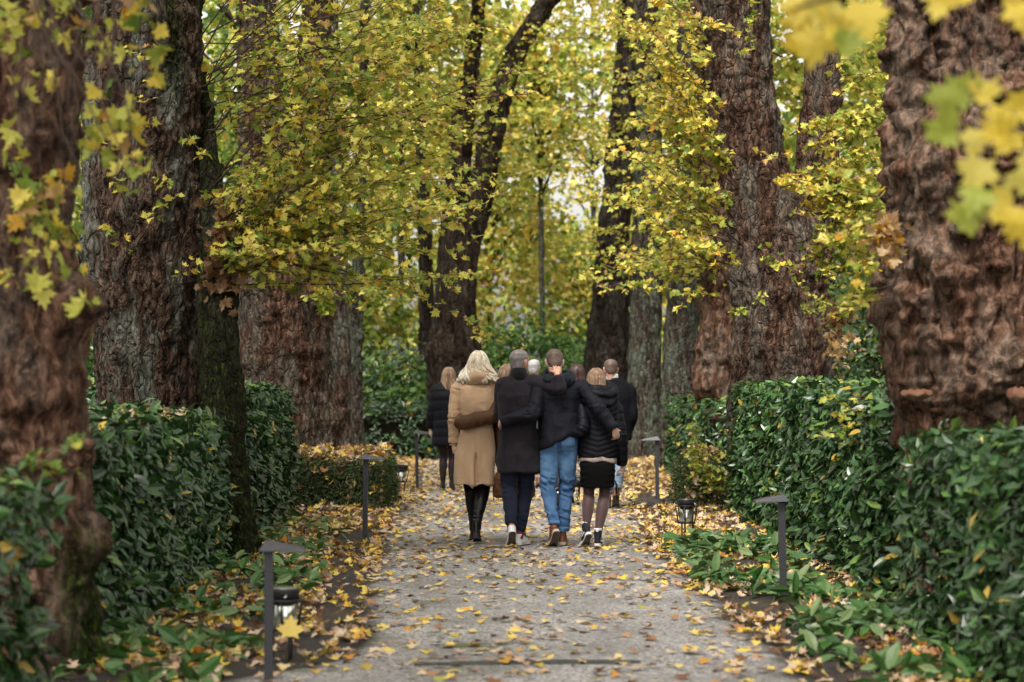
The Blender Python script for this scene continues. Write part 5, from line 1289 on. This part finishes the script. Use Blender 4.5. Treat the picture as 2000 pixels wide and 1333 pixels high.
garment('coat', rt, [ring_loft([(.0, .01, .545, .186, .165), (.0, .01, .60, .186, .163), (.0, 0, .80, .180, .150), (.012, 0, .95, .160, .140), (.020, 0, 1.10, .146, .120), (.020, 0, 1.20, .148, .124), (.016, -.005, 1.34, .160, .128), (.016, -.005, 1.42, .160, .110), (.018, 0, 1.475, .115, .085), (.025, 0, 1.515, .075, .068)], 36, 2.35),
    sleeve(arms['L'], (.055, .049, .043, .043), .93), sleeve(arms['R'], (.056, .051, .048, .047), .98)], M_CAMEL, .007, 1, addf(folds(.006, (7, 7, 4.5), 2, .001), camel, elbows(arms, .010, 3)))
V, F = ring_loft([(.028, -.014, 1.46, .125, .112), (.030, -.020, 1.515, .110, .142, -.05), (.030, -.024, 1.558, .100, .150, -.12), (.030, -.024, 1.560, .090, .138, -.12), (.030, -.004, 1.50, .066, .07)], 32)
mobj('collar', V, F, M_CAMEL, rt, True)
w1 = J(884.5, 868, .05)
V, F = tube(w1 + np.array([[math.cos(a) * .031, math.sin(a) * .031, -.006] for a in np.linspace(0, 2 * np.pi, 24)]), .004, 6, False); mobj('bracelet', V, F, M_STEEL, rt, True)

# ------------------------------------------------------------------ the grey-haired man in the charcoal coat
S2 = dict(Y=21.75, px=1011, label='grey-haired man in a charcoal wool coat and white trainers, hand on the next man', group=G4, head=(1015, 708, .01, (2, 0, -38)), sz=1.50, hz=0.93, hk=.96, handk=.9, sw=.205, hw=.165, dx=.01, skin=M_SKIN,
    armL=dict(p=[(983, 752), (979, 806, .10), (985, 812, .36)]),
    armR=dict(p=[(1040, 747, -.03), (1092, 758, -.23), (1088, 730, -.235)], hand=((.02, .78, .60), (0, -.6, .78), -1, 9)),
    legL=dict(ball=(at(999, 0, 21.5)[0], 21.56, 0.012), world=1, yaw=4, pitch=44, knee=(994, 952, .0)),
    legR=dict(ball=(at(1024, 0, 21.8)[0], 21.86, 0.012), world=1, yaw=-22, pitch=0, knee=(1026, 958, .10)),
    shoe=dict(upper=M_WHITEL, sole=M_SOLE, edge=M_WHITEL, hi=.105, width=1.06), legr=(.088, .074, .056, .054, .038))
rt, J, hc, M, arms, legs = build_person(S2)
hair_short(rt, hc, M, H_GREY, 1.0, -.080, .96, 3)
garment('trousers', rt, [pelvis(.93, .165, 1.05), trouser_leg(legs['L'], (.092, .084, .070, .064, .050), .035), trouser_leg(legs['R'], (.092, .084, .068, .062, .048), .03)], M_NAVYT, .009, 2, wrinkle(legs, .008, 4))
for s in 'LR':
    hp, kn, ank = legs[s][:3]; garment('sock', rt, [limb([ank - [0, 0, .05], ank + (kn - ank) * .22], [.041, .044], 14)], M_SOCK, .009, 1)
def charc(V, N):
    z = V[:, 2]; d = np.zeros(len(V)); back = (N[:, 1] < 0) & (z < .98)
    x = V[:, 0] + .115
    d -= back * .012 * np.exp(-(x / .010) ** 2)
    d += back * .010 * np.exp(-((x + .03) / .03) ** 2) * np.clip((.98 - z) / .3, 0, 1)
    d += .008 * np.sin(V[:, 0] * 30 + 3 * vnoise(V * 3, 5)) * np.clip((1.0 - z) / .4, 0, 1)
    d += .008 * np.exp(-((z - 1.22) / .10) ** 2) * (1 - 2 * np.abs(vnoise(V * [9, 9, 8] + V[:, :1] * 6, 31)))
    return d
garment('coat', rt, [ring_loft([(.01, .0, .675, .198, .155, .0), (.008, 0, .72, .195, .152), (.0, 0, .90, .180, .142), (.002, 0, 1.08, .168, .128), (.004, 0, 1.22, .176, .134), (.008, -.004, 1.36, .188, .136), (.008, -.002, 1.43, .180, .118), (.008, 0, 1.49, .135, .092), (.01, .002, 1.555, .072, .07)], 36, 2.35),
    sleeve(arms['L'], (.066, .062, .052, .05), .9), sleeve(arms['R'], (.068, .060, .054, .054), .86)], M_CHAR, .008, 1, addf(folds(.008, (6, 6, 4), 6, .001), charc, elbows(arms, .011, 5)))
V, F = ring_loft([(.008, -.002, 1.50, .105, .092), (.008, 0, 1.555, .083, .082, -.1), (.010, .002, 1.595, .074, .080, -.22), (.010, .002, 1.595, .066, .070, -.22), (.008, 0, 1.53, .062, .06)], 32)
mobj('collar', V, F, M_VELVET, rt, True)
c0 = arms['R'][1] * .22 + arms['R'][2] * .78
V, F = box(-.016, .016, -.058, -.050, -.006, .006); mobj('cuff_tab', V @ rot(0, -14, 0).T + c0, F, M_STEEL, rt, False)

# ------------------------------------------------------------------ the young man in blue jeans
S3 = dict(Y=21.7, px=1092, label='young man with cropped hair in a dark hooded jacket and blue jeans, head bowed', group=G4, head=(1083, 708, .03, (-22, 0, 4)), sz=1.50, hz=0.96, hk=.96, sw=.205, hw=.163, dx=-.02, skin=M_SKIN_P,
    armL=dict(p=[(1057, 756, -.02), (1041, 806, -.17), (979, 824, -.15)], hand=((-.22, .9, -.35), (-.95, -.2, .1), 1, 14)),
    armR=dict(p=[(1136, 757, -.02), (1168, 797, -.14), (1200, 838, -.17)], hand=((.30, .45, -1), (.5, -.9, -.1), -1, 28)),
    legL=dict(ball=(at(1080, 0, 21.55)[0], 21.55, 0.012), world=1, yaw=14, pitch=46, knee=(1071, 952, .0)),
    legR=dict(ball=(at(1101, 0, 21.85)[0], 21.9, 0.012), world=1, yaw=-6, pitch=0, knee=(1106, 955, .10)),
    shoe=dict(upper=M_BROWNL, sole=M_SOLE, edge=M_SOLE_T, hi=.115, width=1.02), handk=.93, legr=(.074, .062, .046, .044, .032))
rt, J, hc, M, arms, legs = build_person(S3)
hair_short(rt, hc, M, H_BROWN, 1.01, -.070, .96, 7)
KL, KR = legs['L'][1], legs['R'][1]
def fade(V):
    f = np.exp(-((V[:, 2] - .74) / .16) ** 2) * 1.0 + .45 * np.exp(-((V[:, 2] - .36) / .13) ** 2)
    f = f * (.75 + .6 * fbm(V * [14, 14, 5], 3, 50)) - .25 * np.exp(-((V[:, 0] - 0.0) / .03) ** 2) * (V[:, 2] > .55)
    f = f + .35 * np.clip(vnoise(V * [8, 8, 34] + V[:, :1] * 9, 52) - .1, 0, 1) * (np.abs(V[:, 2] - .5) < .12)
    return {'fade': np.clip(f, 0, 1)}
tr = garment('jeans', rt, [pelvis(.96, .163, 1.10), trouser_leg(legs['L'], (.090, .083, .066, .061, .048), .03), trouser_leg(legs['R'], (.090, .083, .065, .060, .047), .02)], M_DENIM, .008, 2, wrinkle(legs, .0135, 9), fade)
def patch(src, parent, name, mat, pred, off=.003, fadev=None):
    me = src.data; n = len(me.vertices); co = np.empty(n * 3); me.vertices.foreach_get('co', co); co = co.reshape(-1, 3)
    fs = np.array([list(p.vertices) for p in me.polygons if len(p.vertices) == 4]); N = normals(co, [fs])
    cen = co[fs].mean(1); nn = N[fs].mean(1); m = pred(cen, nn); fs = fs[m]
    ids, inv = np.unique(fs, return_inverse=True); fs = inv.reshape(fs.shape)
    V1 = co[ids] + N[ids] * off; V0 = co[ids] - N[ids] * .004
    ed = {}
    for f in fs:
        for a, b in zip(f, np.roll(f, -1)): ed[(a, b)] = 1
    rim = [[b, a, a + len(ids), b + len(ids)] for (a, b) in ed if (b, a) not in ed]
    return mobj(name, np.vstack([V1, V0]), np.vstack([fs, np.array(rim)]), mat, parent, True, {'fade': np.full(2 * len(ids), fadev)} if fadev is not None else None)
for s_ in (-1, 1):
    patch(tr, tr, 'back_pocket', M_DENIM, lambda c, n_, s_=s_: (np.abs(c[:, 0] - s_ * .078) < .058 - .3 * np.clip(.895 - c[:, 2], 0, 1)) & (c[:, 2] > .865) & (c[:, 2] < 1.0) & (n_[:, 1] < -.2), .007, .50)
for s in 'LR':
    a = legs[s][2]; patch(tr, tr, 'turned_hem', M_DENIM, lambda c, n_, a=a: (np.linalg.norm(c[:, :2] - a[:2], axis=1) < .12) & (c[:, 2] < a[2] + .065) & (np.abs(n_[:, 2]) < .8), .004, .55)
def jack(V, N):
    z = V[:, 2]; d = .009 * np.exp(-((z - 1.22) / .13) ** 2) * (1 - 2 * np.abs(vnoise(V * [6, 6, 10] + V[:, :1] * -8, 41)))
    d += .006 * np.exp(-((z - .98) / .06) ** 2) * np.sin(V[:, 0] * 45)
    return d
hemV, hemF = ring_loft([(.0, -.005, .872, .178, .146), (.0, -.005, .91, .186, .154), (.0, 0, 1.05, .180, .148), (-.002, 0, 1.20, .178, .137), (-.006, -.006, 1.35, .190, .138), (-.01, -.006, 1.43, .180, .120), (-.014, 0, 1.49, .125, .09), (-.02, .004, 1.54, .075, .072)], 36, 2.3)
lift = np.clip((1.12 - hemV[:, 2]) / .24, 0, 1); hemV[:, 2] += lift * (hemV[:, 0] + .17) * .46
garment('jacket', rt, [(hemV, hemF), sleeve(arms['L'], (.066, .060, .053, .050), 1.0), sleeve(arms['R'], (.068, .058, .050, .045), .97)], M_NAVYJ, .008, 1, addf(folds(.009, (6, 6, 5), 11, .001), jack, elbows(arms, .012, 7)))
th = np.linspace(0, 2 * np.pi, 30)
ringp = lambda rx, ry, cy, cz, dz, cx=-.02: np.array([[cx + rx * math.cos(a), cy + ry * math.sin(a), cz + dz * math.sin(a) + .012 * math.sin(3 * a + 1)] for a in th])
garment('hood', rt, [tube(ringp(.112, .088, -.012, 1.545, .02), .028, 12), tube(ringp(.128, .10, -.03, 1.505, .035), .032, 12), ring_loft([(-.02, -.135, 1.40, .03, .02), (-.02, -.138, 1.44, .085, .035), (-.02, -.125, 1.50, .12, .05), (-.02, -.10, 1.55, .12, .05)], 20)], M_HOODL, .008, 2, folds(.010, (9, 9, 7), 13))

# ------------------------------------------------------------------ the girl in the quilted jacket
S4 = dict(Y=21.75, px=1167, label='girl in a quilted black jacket, short black skirt and sheer tights', group=G4, head=(1164, 744, 0, (0, 0, 10)), sz=1.335, hz=0.82, sw=.175, hw=.155, hk=.95, dx=0, skin=M_SKIN_P,
    armL=dict(p=[(1138, 793, -.03), (1138, 838, -.17), (1102, 850, -.10)]),
    armR=dict(p=[(1200, 793, 0), (1212, 850, -.01), (1215, 908, .06)], hand=((0, .15, -1), (1, -.2, 0), 1, 40)),
    legL=dict(ball=(at(1143, 0, 21.6)[0], 21.68, 0.012), world=1, yaw=14, pitch=36, knee=(1150, 962, .03)),
    legR=dict(ball=(at(1171, 0, 21.65)[0], 21.74, 0.012), world=1, yaw=-8, pitch=0, knee=(1181, 962, .03)),
    shoe=dict(upper=M_SUEDE, sole=M_SOLE, edge=M_WHITEL, hi=.165, width=.98, k=.93, collar=M_WHITEL, name='high_top_shoe'), legr=(.078, .066, .047, .051, .030), handk=.9)
rt, J, hc, M, arms, legs = build_person(S4)
for s in 'LR':
    hp, kn, ank = legs[s][:3]; garment('tights', rt, [limb([hp, hp * .5 + kn * .5 + [0, .01, 0], kn, kn * .62 + ank * .38 + [0, -.014, 0], kn * .12 + ank * .88, ank - [0, 0, .05]], [.084, .071, .051, .056, .036, .036], 20)], M_TIGHTS, .008, 2)
hair_long(rt, hc, M, H_LBROWN, -.20, .086, 240, 0.003, .0055, 9, .95)
def quilt(V, N):
    z, x = V[:, 2], V[:, 0]
    tor = np.abs(x) < .185
    ph = (z - .33 * np.abs(x)) / .047
    q = np.abs(np.sin(np.pi * ph)) ** .6
    dsl = np.abs(np.sin(np.pi * z / .075)) ** .6
    return np.where(tor, (.0065 - .003 * np.clip((z - 1.0) / .2, 0, 1)) * q, .005 * dsl) - .003
garment('quilted_jacket', rt, [ring_loft([(0, .0, .79, .168, .128), (0, .0, .82, .178, .138), (0, 0, .95, .176, .138), (0, 0, 1.08, .170, .132), (0, 0, 1.20, .176, .134), (0, 0, 1.28, .168, .122), (0, 0, 1.34, .12, .095), (0, 0, 1.39, .075, .075)], 36, 2.4),
    sleeve(arms['L'], (.062, .060, .055, .05), .9), sleeve(arms['R'], (.062, .060, .054, .046), 1.0)], M_PUFF, .007, 2, addf(quilt, elbows(arms, .006, 9), folds(.002, (8, 8, 8), 21, .0005)))
garment('hood', rt, [tube(ringp(.105, .080, -.012, 1.432, .012, .01), .036, 12), tube(ringp(.124, .100, -.04, 1.395, .03, .02), .042, 12), tube(ringp(.128, .108, -.045, 1.335, .04, .01), .040, 12)], M_PUFF, .0075, 2, folds(.009, (8, 8, 12), 23))
V, F = ring_loft([(0, 0, .768, .174, .140), (0, 0, .78, .175, .141), (0, 0, .81, .170, .135), (0, 0, .81, .15, .11), (0, 0, .768, .155, .118)], 36, 2.3)
V[:, 2] += .008 * np.sin(V[:, 0] * 40) - .02 * np.clip((V[:, 0] - .10) / .07, 0, 1) * (V[:, 2] < .79); mobj('shirt_hem', V, F, M_PLAID, rt, True)
sk = garment('skirt', rt, [ring_loft([(0, 0, .53, .148, .115), (0, 0, .56, .152, .120), (0, -.01, .66, .160, .130), (0, -.012, .74, .160, .132), (0, 0, .80, .148, .118)], 32, 2.3)], M_BLACK_C, .008, 2,
    lambda V, N: (.003 * np.sin(V[:, 2] * 120 + 6 * vnoise(V * 6, 2)) + .003 * vnoise(V * [9, 9, 40], 5)) * np.clip((np.abs(V[:, 0]) - .05) / .1, 0, 1))
for s_ in (-1, 1):
    for ax, ln in ((.018, .155), (-.010, .185), (.004, .12)):
        x0 = s_ * .152
        pts = [[x0, -.05, .60]] + [[x0 + s_ * (.010 + abs(ax) * math.sin(u * math.pi) * 1.3) + ax * math.sin(u * math.pi * 2) * .8, -.06, .60 - ln * math.sin(u * math.pi / 1.0) * (1 if u < .5 else 1)] for u in np.linspace(.08, .92, 12)] + [[x0 + s_ * .004, -.05, .598]]
        V, F = tube(np.array(pts), .0032, 6); mobj('drawstring', V, F, M_BLACK_C, sk, True)
for s in 'LR':
    hp, kn, ank, sh_o, plc = legs[s]
    V, F = box(-.012, .012, -.0635, -.058, .148, .160); mobj('heel_tab', plc(V * .98), F, M_WHITEL, sh_o, False)
    for q in (-1, 1):
        V, F = tube(np.array([[q * .036, -.035, .055], [q * .043, .02, .048], [q * .045, .075, .06]]), .005, 6); mobj('side_stripe', plc(V), F, M_WHITEL, sh_o, True)
    V, F = tube(np.array([[-.02, .05, .10], [-.05, .045, .115], [-.062, .02, .085], [-.05, .03, .06], [-.03, .05, .09]]), .003, 6); mobj('shoelace', plc(V), F, M_BLACK_C, sh_o, True)

# ------------------------------------------------------------------ the people ahead
def ring_torso(hem, top, w0, w1, w2, sz, d=.13, hemd=.14, power=2.35):
    return ring_loft([(0, 0, hem, w0, hemd), (0, 0, hem + .04, w0 * 1.02, hemd), (0, 0, (hem + sz) * .5 - .06, w1, d), (0, 0, sz - .16, w2, d * 1.04), (0, 0, sz - .06, w2 * .95, d * .9), (0, 0, sz, w2 * .66, d * .68), (0, 0, sz + .045, .072, .07)], 32, power)
S5 = dict(Y=32.5, px=872, label='fair-haired woman ahead on the left in a black padded coat and dark tights', group=GP, head=(877, 735, 0, (0, 0, -6)), sz=1.42, hz=0.86, sw=.185, hw=.165, skin=M_SKIN_P, dx=.03,
    armL=dict(p=[(851, 762), (843, 805), (840, 838, .03)], hand=((0, .1, -1), (-1, -.2, 0), -1, 30)), armR=dict(p=[(898, 762), (904, 805), (904, 840, .04)], hand=((0, .1, -1), (1, -.2, 0), 1, 30)),
    legL=dict(ball=(-.055, .12, .004), yaw=3, pitch=0, knee=(866, 893, .05)), legR=dict(ball=(.075, .10, .004), yaw=-3, pitch=5, knee=(884, 893, .05)),
    shoe=dict(upper=M_LEATHER, sole=M_BLACK, hi=.16, heel=.04, width=.9, name='ankle_boot'), legr=(.08, .068, .05, .052, .033), vox=.008)
rt, J, hc, M, arms, legs = build_person(S5)
hair_long(rt, hc, M, H_LBROWN, -.20, .11, 90, .005, .010, 15)
for s in 'LR':
    hp, kn, ank = legs[s][:3]; garment('tights', rt, [limb([hp, hp * .5 + kn * .5, kn, kn * .6 + ank * .4 + [0, -.014, 0], ank], [.084, .072, .054, .056, .038], 16)], M_TIGHTS_D, .01, 1)
garment('padded_coat', rt, [ring_torso(.60, 1.42, .190, .178, .185, 1.42), sleeve(arms['L'], (.066, .064, .056, .05), .97), sleeve(arms['R'], (.066, .064, .056, .05), .97)], M_PUFF, .010, 2, lambda V, N: .007 * np.abs(np.sin(np.pi * V[:, 2] / .12 + vnoise(V * 3, 4))) ** .6)

S6 = dict(Y=28.0, px=1201, label='man ahead on the right in a black suit jacket, white collar and jeans', group=GP, head=(1193, 722, 0, (-6, 0, 4)), sz=1.46, hz=0.92, sw=.215, hw=.17, dx=-.03, skin=M_SKIN,
    armL=dict(p=[(1170, 760), (1163, 812, .0), (1165, 855, .08)]), armR=dict(p=[(1229, 762), (1234, 812, -.02), (1226, 848, .08)], hand=((0, .4, -1), (1, -.2, 0), 1, 35)),
    legL=dict(ball=(-.09, .20, .004), yaw=5, pitch=0, knee=(1190, 905, .08)), legR=dict(ball=(.01, -.02, .012), yaw=-3, pitch=48, knee=(1211, 905, .04)),
    shoe=dict(upper=M_BROWNL, sole=M_SOLE, hi=.13, width=1.05, name='boot'), vox=.008)
rt, J, hc, M, arms, legs = build_person(S6)
hair_short(rt, hc, M, H_DARK if False else H_BROWN, 1.0, -.06, 1.0, 17)
garment('jeans', rt, [pelvis(.92, .17, 1.05), trouser_leg(legs['L']), trouser_leg(legs['R'])], M_PALED, .011, 2, wrinkle(legs, .008, 14))
garment('suit_jacket', rt, [ring_torso(.80, 1.46, .188, .185, .205, 1.465), sleeve(arms['L'], (.068, .064, .056, .05), .97), sleeve(arms['R'], (.070, .066, .056, .05), .97)], M_SUIT, .010, 2, folds(.006, (5, 5, 4), 25))
V, F = ring_loft([(-.03, -.002, 1.49, .078, .074), (-.032, 0, 1.535, .070, .070), (-.032, 0, 1.565, .067, .068), (-.032, 0, 1.565, .058, .058), (-.03, 0, 1.49, .06, .06)], 28); mobj('shirt_collar', V, F, M_WHITEC, rt, True)

S7 = dict(Y=33.0, px=1046, label='silver-haired person ahead, only the head showing between the two men', group=GP, head=(1043, 719, 0, (0, 0, -10)), sz=1.48, hz=0.92, sw=.205, hw=.165, skin=M_SKIN_P,
    armL=dict(p=[(1020, 762), (1015, 805), (1017, 843, .06)]), armR=dict(p=[(1072, 762), (1077, 805), (1075, 843, .06)]),
    legL=dict(ball=(-.09, .12, .004), yaw=3, pitch=0, knee=(1036, 893, .05)), legR=dict(ball=(.05, .05, .004), yaw=-4, pitch=20, knee=(1052, 893, .05)),
    shoe=dict(upper=M_BROWNL, sole=M_SOLE, hi=.11), vox=.009)
rt, J, hc, M, arms, legs = build_person(S7)
hair_short(rt, hc, M, H_SILVER, 1.04, -.075, 1.0, 19)
garment('trousers', rt, [pelvis(.92, .165, 1.05), trouser_leg(legs['L']), trouser_leg(legs['R'])], M_BLACK_C, .012, 2, wrinkle(legs, .006, 24))
garment('jacket', rt, [ring_torso(.82, 1.48, .185, .18, .198, 1.48), sleeve(arms['L'], (.066, .062, .055, .05)), sleeve(arms['R'], (.066, .062, .055, .05))], M_GREYC, .012, 2, folds(.006, (5, 5, 4), 26))

S8 = dict(Y=28.4, px=1112, label='dark-haired person ahead, mostly hidden between the young man and the girl', group=GP, head=(1127, 731, 0, (0, 0, 0)), sz=1.40, hz=0.86, sw=.18, hw=.16, skin=M_SKIN, dx=.05,
    armL=dict(p=[(1088, 770), (1084, 820), (1086, 865, .05)]), armR=dict(p=[(1138, 770), (1133, 835, -.05), (1126, 885, -.08)], hand=((0, .1, -1), (1, -.2, 0), 1, 60)),
    legL=dict(ball=(-.135, -.03, .012), yaw=2, pitch=50, knee=(1091, 915, .03)), legR=dict(ball=(.03, .25, .004), yaw=-4, pitch=0, knee=(1112, 915, .1)),
    shoe=dict(upper=M_BLACK_C, sole=M_SOLE, edge=M_WHITEL, hi=.11), vox=.009)
rt, J, hc, M, arms, legs = build_person(S8)
hair_long(rt, hc, M, H_DARK, -.13, .092, 80, .004, .010, 25)
garment('trousers', rt, [pelvis(.86, .16, 1.0), trouser_leg(legs['L'], (.088, .08, .064, .06, .052)), trouser_leg(legs['R'], (.088, .08, .064, .06, .052))], M_GREYC, .012, 2, wrinkle(legs, .006, 34))
garment('coat', rt, [ring_torso(.70, 1.40, .175, .168, .178, 1.40), sleeve(arms['L'], (.064, .06, .054, .05)), sleeve(arms['R'], (.064, .06, .054, .05))], M_SUIT, .012, 2, folds(.006, (5, 5, 4), 36))
hb = arms['R'][2] + np.array(rt.location)
bag = empty('handbag', (hb[0], hb[1] - .02, hb[2] - .40), 0, 'small black handbag hanging at knee height left of the girl\'s skirt', 'bag')
V, F = ring_loft([(0, 0, 0, .075, .035), (0, 0, .012, .085, .045), (0, 0, .07, .088, .046), (0, 0, .125, .072, .03), (0, 0, .135, .06, .02)], 24, 2.8); garment('bag_body', bag, [(V, F)], M_LEATHER, .006, 1, folds(.004, (20, 20, 20), 4))
V, F = tube(np.array([[-.065, 0, .12], [-.05, 0, .22], [-.015, 0, .315], [.015, 0, .315], [.05, 0, .22], [.065, 0, .12]]), .006, 8); mobj('strap', V, F, M_LEATHER, bag, True)

S9 = dict(Y=22.32, px=992, label='person in a brown padded jacket, mostly hidden, one arm round the blonde woman', group=G4, head=(991, 737, .02, (0, 0, 10)), sz=1.385, hz=0.84, sw=.17, hw=.15, skin=M_SKIN_P, hk=.97,
    armL=dict(p=[(972, 775, -.02), (966, 812, -.28), (903, 826, -.30)], hand=((-.75, .8, -.05), (-.5, -.6, .2), 1, 20)), armR=dict(p=[(1015, 775), (1018, 830, .0), (1010, 884, -.10)], hand=((0, .1, -1), (1, -.2, 0), 1, 70)),
    legL=dict(ball=(.045, .22, .012), yaw=3, pitch=0, knee=(1000, 950, .14)), legR=dict(ball=(.135, .16, .012), yaw=-3, pitch=15, knee=(1017, 950, .12)),
    shoe=dict(upper=M_BROWNL, sole=M_SOLE, hi=.11, k=.92), handk=.9, legr=(.075, .064, .048, .048, .033))
rt, J, hc, M, arms, legs = build_person(S9)
hair_long(rt, hc, M, H_LBROWN, -.18, .10, 110, .003, .007, 35)
garment('jeans', rt, [pelvis(.84, .15, .96), trouser_leg(legs['L'], (.08, .072, .058, .054, .046)), trouser_leg(legs['R'], (.08, .072, .058, .054, .046))], M_PALED, .010, 2, wrinkle(legs, .006, 44))
el9 = arms['L'][1]
def pad(V, N): return .004 * np.abs(np.sin(np.pi * (V[:, 0] + .3 * V[:, 2] + .02 * vnoise(V * 7, 3)) / .12)) ** .5 * (V[:, 1] < -.12) + .007 * (1 - 2 * np.abs(vnoise(V * [16, 16, 9] + V[:, :1] * 10, 47)))
sh, el, wr = arms['L']; e = el + (wr - el) * 1.02
garment('padded_jacket', rt, [ring_torso(.80, 1.385, .165, .16, .168, 1.385, .12, .13), limb([sh * [.6, 1, 1], sh, (sh + el) / 2, el, (el + e) / 2, e, e + [-.025, .05, 0]], [.060, .058, .058, .060, .062, .060, .045], 20), sleeve(arms['R'], (.06, .058, .054, .05))], M_BROWNP, .008, 2, pad)

h9 = arms['R'][2] + np.array(rt.location)
hold = empty('leather_holdall', (at(1004, 0, 22.15)[0], 22.15, .425), 0, 'brown leather holdall hanging behind the grey-haired man\'s legs', 'bag')
V, F = ring_loft([(0, 0, 0, .16, .07), (0, 0, .015, .182, .092), (0, 0, .09, .19, .098), (0, 0, .17, .18, .085), (0, 0, .215, .16, .05), (0, 0, .228, .14, .02)], 36, 3.0); hb_ = garment('bag_body', hold, [(V, F)], M_BAGL, .008, 2, folds(.008, (9, 9, 9), 48))
for y_ in (-.09, .09):
    V, F = tube(np.array([[-.09, y_ * 1.02, .03], [-.09, y_, .16], [-.085, y_ * .7, .23], [-.04, y_ * .3, .36], [.04, y_ * .3, .36], [.085, y_ * .7, .23], [.09, y_, .16], [.09, y_ * 1.02, .03]]), .010, 8); mobj('handle', V, F, M_BROWNL, hold, True)
V, F = tube(np.array([[-.188, -.03, .015], [-.19, -.034, -.005], [-.185, -.034, -.03]]), .004, 6); mobj('strap_end', V, F, M_BLACK, hold, True)
